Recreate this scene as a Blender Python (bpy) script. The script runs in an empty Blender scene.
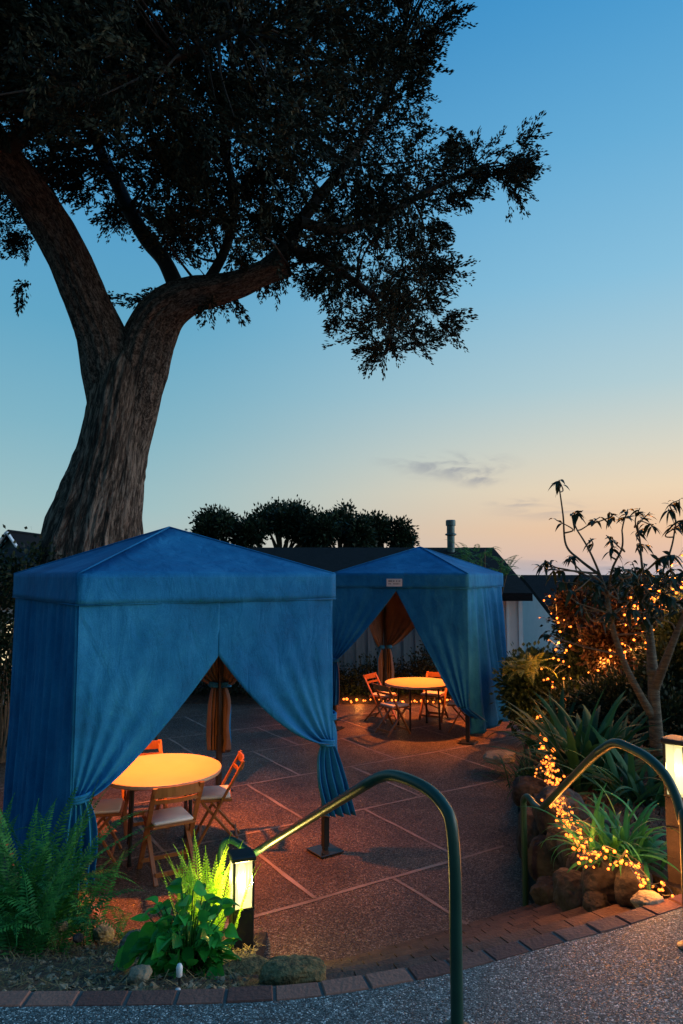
import bpy, math, random
import numpy as np
from mathutils import Vector, Matrix, Euler, noise
random.seed(7); RNG = np.random.default_rng(7)
PI = math.pi
sc = bpy.context.scene
COL = sc.collection

# ------------------------------------------------------------------ camera
TH = math.atan(62/700.0); CT, ST = math.cos(TH), math.sin(TH); EYE = 2.6
def P(px, py, z=None, d=None):
    r = px-341.5; u = 512-py
    dx, dy, dz = r, 700*CT-u*ST, u*CT+700*ST
    t = (z-EYE)/dz if z is not None else d/dy
    return Vector((dx*t, dy*t, EYE+dz*t))
cd = bpy.data.cameras.new('camera'); cam = bpy.data.objects.new('camera', cd); COL.objects.link(cam)
cam.location = (0, 0, EYE); cam.rotation_euler = (PI/2+TH, 0, 0)
cd.sensor_fit = 'VERTICAL'; cd.sensor_height = 36; cd.lens = 700/1024*36
cd.clip_start = .05; cd.clip_end = 20000
sc.camera = cam
sc.view_settings.view_transform = 'Standard'; sc.view_settings.look = 'None'
sc.view_settings.gamma = 1; sc.view_settings.exposure = 0

# ------------------------------------------------------------------ materials
def nt(name):
    m = bpy.data.materials.new(name); m.use_nodes = True
    t = m.node_tree; b = t.nodes['Principled BSDF']; return m, t, b
def N(t, typ, **kw):
    n = t.nodes.new(typ)
    for k, v in kw.items():
        if k in n.inputs: n.inputs[k].default_value = v
        else: setattr(n, k, v)
    return n
def ramp(t, fac, stops):
    r = t.nodes.new('ShaderNodeValToRGB'); e = r.color_ramp.elements
    while len(e) < len(stops): e.new(.5)
    for i, (p, c) in enumerate(stops):
        e[i].position = p; e[i].color = (*c, 1)
    t.links.new(fac, r.inputs[0]); return r.outputs[0]
def mat(name, c1, c2=None, scale=5, rough=.7, bump=0, bscale=40, metallic=0, island=False, stretch=None, trans=0, spec=.5, bdist=.01):
    m, t, b = nt(name); c2 = c2 or c1
    b.inputs['Roughness'].default_value = rough; b.inputs['Metallic'].default_value = metallic
    b.inputs['Specular IOR Level'].default_value = spec
    tc = N(t, 'ShaderNodeTexCoord'); src = tc.outputs['Object']
    if stretch:
        mp = N(t, 'ShaderNodeMapping'); mp.inputs['Scale'].default_value = stretch
        t.links.new(src, mp.inputs[0]); src = mp.outputs[0]
    no = N(t, 'ShaderNodeTexNoise', Scale=scale, Detail=6.0, Roughness=.6); t.links.new(src, no.inputs['Vector'])
    fac = no.outputs['Fac']
    if island:
        g = N(t, 'ShaderNodeNewGeometry'); mx = N(t, 'ShaderNodeMath', operation='MULTIPLY_ADD')
        t.links.new(g.outputs['Random Per Island'], mx.inputs[0]); mx.inputs[1].default_value = .6
        mm = N(t, 'ShaderNodeMath', operation='MULTIPLY'); t.links.new(fac, mm.inputs[0]); mm.inputs[1].default_value = .4
        t.links.new(mm.outputs[0], mx.inputs[2]); fac = mx.outputs[0]
    col = ramp(t, fac, [(.3, c1), (.7, c2)])
    t.links.new(col, b.inputs['Base Color'])
    if bump:
        n2 = N(t, 'ShaderNodeTexNoise', Scale=bscale, Detail=5.0); t.links.new(src, n2.inputs['Vector'])
        bp = N(t, 'ShaderNodeBump', Strength=bump, Distance=bdist); t.links.new(n2.outputs['Fac'], bp.inputs['Height'])
        t.links.new(bp.outputs[0], b.inputs['Normal'])
    if trans:
        out = t.nodes['Material Output']; tr = N(t, 'ShaderNodeBsdfTranslucent'); t.links.new(col, tr.inputs[0])
        ms = N(t, 'ShaderNodeMixShader'); ms.inputs[0].default_value = trans
        t.links.new(b.outputs[0], ms.inputs[1]); t.links.new(tr.outputs[0], ms.inputs[2]); t.links.new(ms.outputs[0], out.inputs[0])
    return m
def emis(name, c, s):
    m, t, b = nt(name); b.inputs['Base Color'].default_value = (*[min(1, x) for x in c], 1)
    b.inputs['Emission Color'].default_value = (*c, 1); b.inputs['Emission Strength'].default_value = s; return m
def aggregate(name, cols, scale, rough=.6, big=(.8, 1.15), bump=.6, spark=0.0):
    """exposed pebble concrete: each pebble its own tint"""
    m, t, b = nt(name); tc = N(t, 'ShaderNodeTexCoord'); L = t.links.new
    v = N(t, 'ShaderNodeTexVoronoi', Scale=scale); L(tc.outputs['Object'], v.inputs['Vector'])
    sep = N(t, 'ShaderNodeSeparateColor'); L(v.outputs['Color'], sep.inputs[0])
    col = ramp(t, sep.outputs[0], cols)
    n = N(t, 'ShaderNodeTexNoise', Scale=1.3, Detail=7.0, Roughness=.65); L(tc.outputs['Object'], n.inputs['Vector'])
    mr = N(t, 'ShaderNodeMapRange'); L(n.outputs['Fac'], mr.inputs[0]); mr.inputs[1].default_value = .3; mr.inputs[2].default_value = .7
    mr.inputs[3].default_value = big[0]; mr.inputs[4].default_value = big[1]
    mx = N(t, 'ShaderNodeVectorMath', operation='SCALE'); L(col, mx.inputs[0]); L(mr.outputs[0], mx.inputs['Scale'])
    L(mx.outputs[0], b.inputs['Base Color'])
    b.inputs['Roughness'].default_value = rough
    rr = ramp(t, sep.outputs[1], [(0, (.25,)*3), (.35, (.7,)*3), (1, (.8,)*3)]); L(rr, b.inputs['Roughness'])
    bp = N(t, 'ShaderNodeBump', Strength=bump, Distance=.006); bp.invert = True
    L(v.outputs['Distance'], bp.inputs['Height']); L(bp.outputs[0], b.inputs['Normal'])
    return m
M = {}
M['gravel'] = aggregate('grey_aggregate', [(0, (.012, .02, .02)), (.45, (.045, .072, .074)), (.8, (.15, .205, .205)), (.93, (.36, .41, .39)), (1, (.85, .9, .86))], 185, bump=.9)
M['patio'] = aggregate('brown_aggregate', [(0, (.028, .016, .011)), (.5, (.10, .062, .037)), (.85, (.18, .12, .075)), (1, (.34, .25, .19))], 100, big=(.45, 1.3), bump=.7)
M['joint'] = mat('joint_mortar', (.20, .14, .105), (.42, .30, .23), 3, .85, .4, 60)
M['brick'] = mat('weathered_brick', (.12, .048, .036), (.29, .13, .09), 14, .85, .6, 60, island=True)
M['brick_step'] = mat('brown_step_brick', (.05, .028, .02), (.13, .075, .05), 7, .85, .6, 60)
M['mortar'] = mat('grey_mortar', (.1, .09, .08), (.16, .14, .12), 9, .9, .5, 60)
M['soil'] = mat('dark_soil', (.018, .014, .009), (.085, .062, .038), 14, .95, 1, 45, bdist=.03)
M['ground'] = mat('far_ground', (.025, .035, .02), (.05, .05, .03), .5, .95)
def canvas():
    m, t, b = nt('blue_canvas'); L = t.links.new; tc = N(t, 'ShaderNodeTexCoord'); o = tc.outputs['Object']
    n1 = N(t, 'ShaderNodeTexNoise', Scale=1.6, Detail=8.0, Roughness=.7); L(o, n1.inputs['Vector'])
    n3 = N(t, 'ShaderNodeTexNoise', Scale=170.0, Detail=2.0); L(o, n3.inputs['Vector'])
    ad = N(t, 'ShaderNodeMath', operation='MULTIPLY_ADD'); L(n3.outputs['Fac'], ad.inputs[0]); ad.inputs[1].default_value = .55; L(n1.outputs['Fac'], ad.inputs[2])
    L(ramp(t, ad.outputs[0], [(.55, (.003, .084, .21)), (.78, (.006, .142, .33)), (1, (.022, .21, .42))]), b.inputs['Base Color'])
    b.inputs['Roughness'].default_value = .85; b.inputs['Specular IOR Level'].default_value = .2
    mp = N(t, 'ShaderNodeMapping'); mp.inputs['Scale'].default_value = (1, 1, .45); L(o, mp.inputs[0])
    n2 = N(t, 'ShaderNodeTexNoise', Scale=6.0, Detail=4.0, Roughness=.5, Distortion=.6); L(mp.outputs[0], n2.inputs['Vector'])
    b1 = N(t, 'ShaderNodeBump', Strength=.55, Distance=.05); L(n2.outputs['Fac'], b1.inputs['Height'])
    b2 = N(t, 'ShaderNodeBump', Strength=.5, Distance=.003); L(n3.outputs['Fac'], b2.inputs['Height']); L(b1.outputs[0], b2.inputs['Normal']); L(b2.outputs[0], b.inputs['Normal'])
    return m
M['fabric'] = canvas()
M['lining'] = mat('taupe_lining', (.06, .058, .05), (.10, .095, .085), 4, .85, .2, 200)
M['black'] = mat('black_metal', (.012, .016, .016), (.02, .026, .024), 8, .35, .1, 80)
M['rail'] = mat('dark_green_rail_paint', (.005, .034, .021), (.010, .055, .034), 6, .40, .12, 70)
M['wood'] = mat('varnished_beech', (.24, .085, .022), (.37, .14, .04), 6, .4, .15, 60, stretch=(6, 6, 1))
M['pad'] = mat('cream_vinyl', (.7, .66, .6), (.78, .74, .68), 6, .5, .1, 40)
M['tabletop'] = mat('cream_tabletop', (.54, .42, .24), (.64, .50, .29), 2.2, .5)
M['rim'] = mat('plywood_rim', (.45, .3, .2), (.6, .42, .3), 14, .6)
M['bark'] = None
M['stone'] = mat('dark_stone', (.006, .0055, .005), (.06, .052, .042), 9, .85, .9, 14, bdist=.03)
M['palestone'] = mat('pale_stone', (.16, .12, .07), (.34, .27, .17), 6, .85, .8, 25, bdist=.02)
M['moss'] = mat('mossy_stone', (.04, .035, .012), (.26, .19, .075), 22, .95, 1, 50, bdist=.02)
def leafmat(n, a, b_, tr=.3, rough=.5): return mat(n, a, b_, 3, rough, 0, island=True, trans=tr, spec=.22)
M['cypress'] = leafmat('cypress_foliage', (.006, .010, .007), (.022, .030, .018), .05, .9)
M['cypress_lit'] = leafmat('cypress_lit_foliage', (.016, .024, .014), (.06, .062, .036), .1, .8)  # lighter foliage copy; light on the near sprays is put into its colour
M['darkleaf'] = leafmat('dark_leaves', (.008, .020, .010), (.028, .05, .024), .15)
M['midleaf'] = leafmat('mid_green_leaves', (.025, .06, .025), (.06, .11, .045), .25)
M['redleaf'] = leafmat('red_brown_leaves', (.012, .010, .006), (.05, .022, .012), .2)
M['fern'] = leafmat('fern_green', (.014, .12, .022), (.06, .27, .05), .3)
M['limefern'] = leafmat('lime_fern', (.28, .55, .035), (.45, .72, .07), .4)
M['broad'] = leafmat('glossy_broad_leaf', (.015, .17, .02), (.05, .38, .05), .25, .3)
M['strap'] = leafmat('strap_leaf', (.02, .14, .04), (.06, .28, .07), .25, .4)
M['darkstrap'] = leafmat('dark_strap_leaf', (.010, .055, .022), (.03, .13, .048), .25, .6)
M['yellowfern'] = leafmat('yellow_green_frond', (.12, .17, .03), (.25, .26, .05), .3)
M['darktwig'] = mat('dark_branch', (.012, .010, .008), (.04, .032, .025), 20, .9, .6, 60)
M['twig'] = mat('brown_twig', (.10, .07, .045), (.2, .15, .09), 20, .85, .6, 60)
M['smoothbark'] = mat('ringed_tan_bark', (.035, .026, .016), (.17, .135, .085), 9, .8, .8, 18, stretch=(1, 1, 5), bdist=.02)
M['straw'] = mat('dry_straw', (.05, .036, .012), (.22, .15, .055), 20, .9, island=True)
M['shingle'] = mat('dark_shingle', (.006, .007, .008), (.018, .019, .022), 6, .95, .8, 25, stretch=(1, 5, 5), spec=.08)
M['siding'] = mat('blue_grey_boards', (.18, .22, .25), (.30, .34, .36), 3, .8, .3, 30, stretch=(4, 4, .6))
M['plaster'] = mat('off_white_plaster', (.66, .58, .56), (.78, .7, .67), 1.5, .85, .2, 30)
M['white'] = mat('white_paint', (.72, .74, .76), (.8, .82, .84), 3, .6)
M['galv'] = mat('galvanised_metal', (.05, .09, .10), (.10, .15, .16), 5, .45, .1, 40, metallic=.8)
M['sea'] = mat('sea_water', (.03, .06, .09), (.05, .09, .12), .01, .25)
M['concrete'] = mat('tan_concrete', (.045, .035, .026), (.09, .07, .05), 9, .9, .5, 60)
def glassmat():
    m, t, b = nt('frosted_lamp_glass'); out = t.nodes['Material Output']; e = N(t, 'ShaderNodeEmission'); e.inputs[0].default_value = (1, .88, .46, 1)
    tc = N(t, 'ShaderNodeTexCoord'); sp = N(t, 'ShaderNodeSeparateXYZ'); t.links.new(tc.outputs['Generated'], sp.inputs[0])
    r = ramp(t, sp.outputs[2], [(0, (.55,)*3), (.3, (.95,)*3), (.7, (1,)*3), (1, (.6,)*3)]); mm = N(t, 'ShaderNodeMath', operation='MULTIPLY'); t.links.new(r, mm.inputs[0]); mm.inputs[1].default_value = 1.9
    t.links.new(mm.outputs[0], e.inputs[1]); tr = N(t, 'ShaderNodeBsdfTransparent'); tr.inputs[0].default_value = (.8, .74, .55, 1); ad = N(t, 'ShaderNodeAddShader')
    ms = N(t, 'ShaderNodeMixShader'); ms.inputs[0].default_value = .5; t.links.new(e.outputs[0], ms.inputs[2]); t.links.new(tr.outputs[0], ms.inputs[1])
    t.links.new(ms.outputs[0], ad.inputs[0]); t.links.new(e.outputs[0], ad.inputs[1])
    t.links.new(ms.outputs[0], out.inputs[0]); return m
M['glow'] = glassmat()
M['lamp_core'] = emis('lamp_core', (1, .85, .5), 6)
M['bulb'] = emis('amber_bulb', (1, .21, .025), 3.0)
M['lantern'] = emis('amber_lantern_glass', (1, .45, .14), 6)
M['window_glow'] = emis('lit_window', (1, .78, .45), 1.1)
M['tag'] = mat('white_plastic_tag', (.5, .52, .52), (.6, .62, .62), 8, .6)
M['ink'] = mat('grey_ink', (.12, .13, .14), None, 8, .7)
M['whiteplastic'] = mat('white_plastic', (.75, .75, .73), None, 8, .4)

def barkmat():
    m, t, b = nt('cypress_bark'); L = t.links.new
    uv = N(t, 'ShaderNodeUVMap'); sp = N(t, 'ShaderNodeSeparateXYZ'); L(uv.outputs[0], sp.inputs[0])
    ang = N(t, 'ShaderNodeMath', operation='MULTIPLY'); L(sp.outputs[0], ang.inputs[0]); ang.inputs[1].default_value = 2*PI
    cb = N(t, 'ShaderNodeCombineXYZ')
    for k, op in enumerate(('COSINE', 'SINE')):
        q = N(t, 'ShaderNodeMath', operation=op); L(ang.outputs[0], q.inputs[0]); L(q.outputs[0], cb.inputs[k])
    L(sp.outputs[1], cb.inputs[2])
    mp = N(t, 'ShaderNodeMapping'); mp.inputs['Scale'].default_value = (4.6, 4.6, 5.0); L(cb.outputs[0], mp.inputs[0])
    n = N(t, 'ShaderNodeTexNoise', Scale=1.7, Detail=10.0, Roughness=.7, Distortion=1.1); L(mp.outputs[0], n.inputs['Vector'])
    n2 = N(t, 'ShaderNodeTexNoise', Scale=.8, Detail=3.0); L(mp.outputs[0], n2.inputs['Vector'])
    nf = N(t, 'ShaderNodeTexNoise', Scale=6.0, Detail=8.0, Roughness=.75, Distortion=.4); L(mp.outputs[0], nf.inputs['Vector'])
    av = N(t, 'ShaderNodeMix', data_type='FLOAT'); av.inputs[0].default_value = .42; L(n.outputs['Fac'], av.inputs[2]); L(nf.outputs['Fac'], av.inputs[3])
    c = ramp(t, av.outputs[0], [(.42, (.010, .008, .006)), (.49, (.075, .058, .045)), (.57, (.30, .25, .205))])
    L(c, b.inputs['Base Color']); b.inputs['Roughness'].default_value = .95
    bp = N(t, 'ShaderNodeBump', Strength=1.0, Distance=.12); L(av.outputs[0], bp.inputs['Height']); L(bp.outputs[0], b.inputs['Normal'])
    return m
M['bark'] = barkmat()

# ------------------------------------------------------------------ mesh helpers
class MB:
    def __init__(s): s.v = []; s.f = []; s.mi = []; s.uv = {}
    def add(s, vs, fs, mi=0):
        o = len(s.v); s.v += [tuple(v) for v in vs]; s.f += [tuple(i+o for i in f) for f in fs]; s.mi += [mi]*len(fs); return o
    def box(s, c, size, rot=None, mi=0, bev=0):
        hx, hy, hz = [q/2 for q in size]; R = rot if rot is not None else Matrix.Identity(3)
        c = Vector(c); vs = []
        if bev <= 0:
            for z in (-hz, hz):
                for x, y in ((-hx, -hy), (hx, -hy), (hx, hy), (-hx, hy)): vs.append(c+R@Vector((x, y, z)))
            s.add(vs, [(3, 2, 1, 0), (4, 5, 6, 7), (0, 1, 5, 4), (1, 2, 6, 5), (2, 3, 7, 6), (3, 0, 4, 7)], mi)
        else:
            b = bev
            for z, k in ((-hz, b), (-hz+b, 0), (hz-b, 0), (hz, b)):
                for x, y in ((-hx+b, -hy), (hx-b, -hy), (hx, -hy+b), (hx, hy-b), (hx-b, hy), (-hx+b, hy), (-hx, hy-b), (-hx, -hy+b)):
                    X = max(-hx+k, min(hx-k, x)); Y = max(-hy+k, min(hy-k, y)); vs.append(c+R@Vector((X, Y, z)))
            fs = [tuple(range(7, -1, -1)), tuple(range(24, 32))]
            for l in range(3):
                for i in range(8): j = (i+1) % 8; fs.append((l*8+i, l*8+j, l*8+8+j, l*8+8+i))
            s.add(vs, fs, mi)
    def bar(s, a, b, w, h=None, mi=0, up=(0, 0, 1)):
        a, b = Vector(a), Vector(b); h = h or w; z = (b-a); L = z.length; z.normalize()
        x = z.cross(Vector(up))
        if x.length < 1e-4: x = z.cross(Vector((0, 1, 0)))
        x.normalize(); y = z.cross(x)
        R = Matrix((x, y, z)).transposed(); s.box((a+b)/2, (w, h, L), R, mi, bev=min(w, h)*.12)
    def tube(s, pts, rad, n=10, mi=0, cap=True, wob=0, seed=0, uvs=True, vfreq=1.0):
        pts = [Vector(p) for p in pts]; k = len(pts)
        if not hasattr(rad, '__len__'): rad = [rad]*k
        T = [(pts[min(i+1, k-1)]-pts[max(i-1, 0)]).normalized() for i in range(k)]
        ref = Vector((0, 1, 0)) if abs(T[0].y) < .9 else Vector((1, 0, 0))
        x = T[0].cross(ref).normalized(); vs = []; ln = 0
        for i in range(k):
            x = (x-T[i]*x.dot(T[i])).normalized(); y = T[i].cross(x)
            if i: ln += (pts[i]-pts[i-1]).length
            for j in range(n):
                a = 2*PI*j/n; r = rad[i]
                if wob:
                    q = Vector((math.cos(a)*1.6+seed, math.sin(a)*1.6, ln*.45*vfreq)); r *= 1+wob*noise.noise(q)
                    q = Vector((math.cos(a)*5+seed, math.sin(a)*5, ln*.5*vfreq)); r *= 1+wob*.55*noise.noise(q)
                    q = Vector((math.cos(a)*11, math.sin(a)*11+seed, ln*.9*vfreq)); r *= 1+wob*.35*noise.noise(q)
                    if n > 100: r *= 1-wob*.5*abs(noise.noise(Vector((math.cos(a)*15, math.sin(a)*15+seed, ln*1.5))))
                vs.append(pts[i]+x*math.cos(a)*r+y*math.sin(a)*r)
        fs = []
        for i in range(k-1):
            for j in range(n): fs.append((i*n+j, i*n+(j+1) % n, (i+1)*n+(j+1) % n, (i+1)*n+j))
        if cap: fs.append(tuple(range(n-1, -1, -1))); fs.append(tuple((k-1)*n+j for j in range(n)))
        s.add(vs, fs, mi)
    def lathe(s, prof, n=24, c=(0, 0, 0), mi=0):
        vs = []; fs = []; c = Vector(c)
        for r, z in prof:
            for j in range(n): a = 2*PI*j/n; vs.append(c+Vector((r*math.cos(a), r*math.sin(a), z)))
        for i in range(len(prof)-1):
            for j in range(n): fs.append((i*n+j, i*n+(j+1) % n, (i+1)*n+(j+1) % n, (i+1)*n+j))
        fs.append(tuple(range(n-1, -1, -1))); fs.append(tuple((len(prof)-1)*n+j for j in range(n)))
        s.add(vs, fs, mi)
    def build(s, name, mats, parent=None, smooth=False):
        me = bpy.data.meshes.new(name); me.from_pydata(s.v, [], s.f)
        for m in (mats if isinstance(mats, (list, tuple)) else [mats]): me.materials.append(m)
        me.polygons.foreach_set('material_index', s.mi)
        if smooth: me.polygons.foreach_set('use_smooth', [True]*len(s.f))
        me.update()
        o = bpy.data.objects.new(name, me); COL.objects.link(o)
        if parent: o.parent = parent
        return o
def npmesh(name, V, nper, mats, parent=None, smooth=False):
    """V: (n, nper, 3) polygons of nper verts"""
    n = V.shape[0]; me = bpy.data.meshes.new(name)
    me.vertices.add(n*nper); me.vertices.foreach_set('co', V.reshape(-1).astype(np.float32))
    me.loops.add(n*nper); me.loops.foreach_set('vertex_index', np.arange(n*nper, dtype=np.int32))
    me.polygons.add(n); me.polygons.foreach_set('loop_start', np.arange(0, n*nper, nper, dtype=np.int32))
    me.polygons.foreach_set('loop_total', np.full(n, nper, dtype=np.int32))
    me.materials.append(mats); me.update(calc_edges=True)
    o = bpy.data.objects.new(name, me); COL.objects.link(o)
    if parent: o.parent = parent
    return o
def tag(o, label=None, cat=None, group=None, kind=None):
    if label: o['label'] = label
    if cat: o['category'] = cat
    if group: o['group'] = group
    if kind: o['kind'] = kind
    return o
def empty(name, loc, rz=0, label=None, cat=None, group=None):
    o = bpy.data.objects.new(name, None); COL.objects.link(o); o.location = loc; o.rotation_euler = (0, 0, rz)
    o.empty_display_size = .1
    return tag(o, label, cat, group)
def copy_tree(o, parent=None):
    c = o.copy(); COL.objects.link(c)
    if parent: c.parent = parent
    for ch in list(o.children): copy_tree(ch, c)
    return c
def struct(o, label=None): o['kind'] = 'structure'; return o
def local(o, pts): return [Vector(p)-Vector(o.location) for p in pts]
def smooth_path(pts, n=6, rad=None):
    pts = [Vector(p) for p in pts]; out = []; ro = []
    k = len(pts)
    for i in range(k-1):
        p0, p1, p2, p3 = pts[max(i-1, 0)], pts[i], pts[i+1], pts[min(i+2, k-1)]
        for j in range(n):
            t = j/n; t2 = t*t; t3 = t2*t
            out.append(.5*((2*p1)+(p2-p0)*t+(2*p0-5*p1+4*p2-p3)*t2+(3*p1-p0-3*p2+p3)*t3))
            if rad: ro.append(rad[i]*(1-t)+rad[i+1]*t)
    out.append(pts[-1])
    if rad: ro.append(rad[-1]); return out, ro
    return out
def unit(a): return a/np.maximum(np.linalg.norm(a, axis=-1, keepdims=True), 1e-6)
def leaves(C, D, L, W, droop=0.0, spread=1.0):
    """diamond leaves: centres C(n,3), directions D(n,3), lengths, widths"""
    n = len(C); D = unit(D); R = unit(RNG.normal(size=(n, 3))); S = unit(np.cross(D, R))
    L = np.broadcast_to(L, (n,))[:, None]; W = np.broadcast_to(W, (n,))[:, None]
    a = C; b = C+D*L*.45+S*W*.5; c = C+D*L; d = C+D*L*.45-S*W*.5
    c = c+np.array([0, 0, -1.0])*L*droop
    return np.stack([a, b, c, d], axis=1)

# ------------------------------------------------------------------ setting: ground, sea
def polysheet(name, pts, z, m):
    b = MB(); b.add([(p[0], p[1], z) for p in pts], [tuple(range(len(pts)))]); return b.build(name, m)
gb = MB(); ys = [-60, -10, 0, 20, 45, 70, 110, 180, 300]; zs = [-.06, -.06, -.06, -.06, -.3, -3, -9, -16, -30]
xs = [-400, -60, -20, 0, 20, 60, 400]
gv = [(x, y, z) for y, z in zip(ys, zs) for x in xs]
gf = [(j*7+i, j*7+i+1, j*7+i+8, j*7+i+7) for j in range(len(ys)-1) for i in range(6)]
gb.add(gv, gf); struct(gb.build('ground', M['ground'], smooth=True))
sb = MB(); sb.add([(-9000, 150, -14), (9000, 150, -14), (9000, 15000, -14), (-9000, 15000, -14)], [(0, 1, 2, 3)])
struct(sb.build('sea', M['sea']))

# ------------------------------------------------------------------ path edge curves
inner_px = [(-140, 1009), (0, 1007), (175, 1005), (275, 1001), (340, 994), (415, 981), (460, 971), (551, 946), (621, 928), (681, 908), (760, 884), (900, 850)]
inner = [P(x, y, z=1.0) for x, y in inner_px]
inner = [Vector((-5.5, inner[0].y+.02, 1))]+inner
def resample(pts, step):
    out = [pts[0].copy()]; acc = 0
    for a, b in zip(pts[:-1], pts[1:]):
        L = (b-a).length; t = step-acc
        while t <= L: out.append(a.lerp(b, t/L)); t += step
        acc = L-(t-step)
    return out
inner = resample(smooth_path(inner, 8), .05)
def offs(pts, d):
    o = []
    for i, p in enumerate(pts):
        t = (pts[min(i+1, len(pts)-1)]-pts[max(i-1, 0)]); t.z = 0; t.normalize()
        o.append(p+Vector((-t.y, t.x, 0))*d)
    return o
outer = offs(inner, .105)
def edge_y(x):      # y of outer brick edge at x
    for a, b in zip(outer[:-1], outer[1:]):
        if a.x <= x <= b.x: return a.y+(b.y-a.y)*(x-a.x)/max(1e-6, b.x-a.x)
    return outer[0].y if x < outer[0].x else outer[-1].y
# upper path: top + skirt
pb = MB(); n = len(inner)
vs = [(p.x, p.y, 1.0) for p in inner]+[(inner[-1].x+1, -6, 1.0), (-5.5, -6, 1.0)]
pb.add(vs, [tuple(range(len(vs)-1, -1, -1))])
struct(pb.build('upper_path', M['gravel']))
def bricks(curve_in, width, z, blen, name, parent=None, h=.06, cham=.05, gap=.006, bm_='brick'):
    """bricks laid end to end along a curve, tops at z"""
    b = MB(); mb = MB(); pts = resample(curve_in, .0125); st = int(blen/.0125); i = 0
    out = offs(pts, width)
    while i+st < len(pts):
        a, c = pts[i], pts[i+st]; a2, c2 = out[i], out[i+st]
        e = (c-a).normalized()*gap; w = (a2-a).normalized()*.005; dz = random.uniform(-.003, .003)
        q = [a+e+w, c-e+w, c2-e-w, a2+e-w]
        vs = [(p.x, p.y, z-h) for p in q]+[(p.x, p.y, z-.006+dz) for p in q]
        cen = (a+c2)/2
        dz *= cham*20; vs += [(p.x+(cen.x-p.x)*cham, p.y+(cen.y-p.y)*cham*1.5, z+dz) for p in q]
        b.add(vs, [(0, 1, 5, 4), (1, 2, 6, 5), (2, 3, 7, 6), (3, 0, 4, 7), (4, 5, 9, 8), (5, 6, 10, 9), (6, 7, 11, 10), (7, 4, 8, 11), (8, 9, 10, 11)])
        i += st
    k = len(pts)
    vv = [(p.x, p.y, z-.008) for p in pts]+[(p.x, p.y, z-.008) for p in out]+[(p.x, p.y, z-h-.12) for p in out]
    ff = [(j, j+1, k+j+1, k+j) for j in range(k-1)]+[(k+j, k+j+1, 2*k+j+1, 2*k+j) for j in range(k-1)]
    o = b.build(name, M[bm_], parent)
    m = MB(); m.add(vv, ff); m.build('mortar', M['mortar'], o)
    return o
struct(bricks(inner, .105, 1.002, .19, 'brick_edging'))
# steps between the handrails
E6 = [P(x, y, z=0) for x, y in ((276, 962), (300, 960), (340, 956), (450, 925), (520, 903), (560, 892))]
E6 = resample(smooth_path(E6, 8), .02)
E0 = [p for p in outer if -.10 < p.x < 1.62]
def at_frac(c, f):
    q = f*(len(c)-1); i = min(int(q), len(c)-2); return c[i].lerp(c[i+1], q-i)
curves = [[at_frac(E0, j/40)*(1-k/6)+at_frac(E6, j/40)*(k/6) for j in range(41)] for k in range(7)]
for k in range(1, 6):
    z = 1-k/6; b = MB(); A = curves[k-1]; B = curves[k]; Bi = offs(B, -.11)
    vs = [(p.x, p.y, z-.001) for p in A]+[(p.x, p.y, z-.001) for p in Bi]+[(p.x, p.y, -.02) for p in Bi]
    fs = [(j, j+1, 41+j+1, 41+j) for j in range(40)]+[(41+j, 42+j, 83+j, 82+j) for j in range(40)]
    b.add(vs, fs); st = struct(b.build('step', M['patio']))
    for p in Bi: p.z = z
    bricks(Bi, .11, z+.002, .2, 'brick_nosing', st, h=.05, cham=.012, gap=.003, bm_='brick_step')
    rb = MB(); rb.add([(p.x, p.y, z-.05) for p in B]+[(p.x, p.y, -.02) for p in B], [(j, j+1, 42+j, 41+j) for j in range(40)]); rb.build('riser', M['mortar'], st)
# patio
struct(polysheet('patio', [(-9, 3.0), (1.3, 3.0), (1.62, 4.2), (1.5, 5.9), (1.75, 7.2), (2.3, 9.4), (3.0, 11.6), (3.9, 14.4), (-9, 14.4)], 0, M['patio']))
jb = MB(); a32 = math.radians(32); U = Vector((math.cos(a32), math.sin(a32), 0)); Vv = Vector((-U.y, U.x, 0))
def strip(p, q, w=.036):
    d = (q-p).normalized(); s = Vector((-d.y, d.x, 0)); K = max(2, int((q-p).length/.12)); l = []; r = []
    for i in range(K+1):
        c = p.lerp(q, i/K); ww = w*.5*(1+.5*noise.noise(c*3)); c = c+s*.012*noise.noise(c*2.1)
        l.append((c+s*ww)); r.append((c-s*ww))
    o = jb.add([(v.x, v.y, .004) for v in r+l], [(i, i+1, K+2+i, K+1+i) for i in range(K)])
rows = [.5, 2.02, 3.53, 5.08, 6.68, 8.2, 9.63, 11.1, 12.6, 14.1]
def inpatio(p): return -9 < p.x < 3.6 and 3.4 < p.y < 14.3 and p.x < (1.45 if p.y < 6 else 1.45+(p.y-6)*.27)
for i, v in enumerate(rows):
    u = -4.0
    while u < 14:
        p, q = U*u+Vv*v, U*(u+.5)+Vv*v
        if inpatio(p) and inpatio(q): strip(p, q)
        u += .5
    if i+1 < len(rows):
        ph = {0: 3.7, 1: 2.95, 2: 3.69, 3: 2.93, 4: 3.74, 5: 4.49, 6: 5.24, 7: 4.5, 8: 5.2}[i]
        for k in range(-5, 7):
            uu = ph+k*1.535; p, q = U*uu+Vv*(v+.022), U*uu+Vv*(rows[i+1]-.022)
            if inpatio(p) and inpatio(q): strip(p, q)
struct(jb.build('patio_joints', M['joint']))

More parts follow.
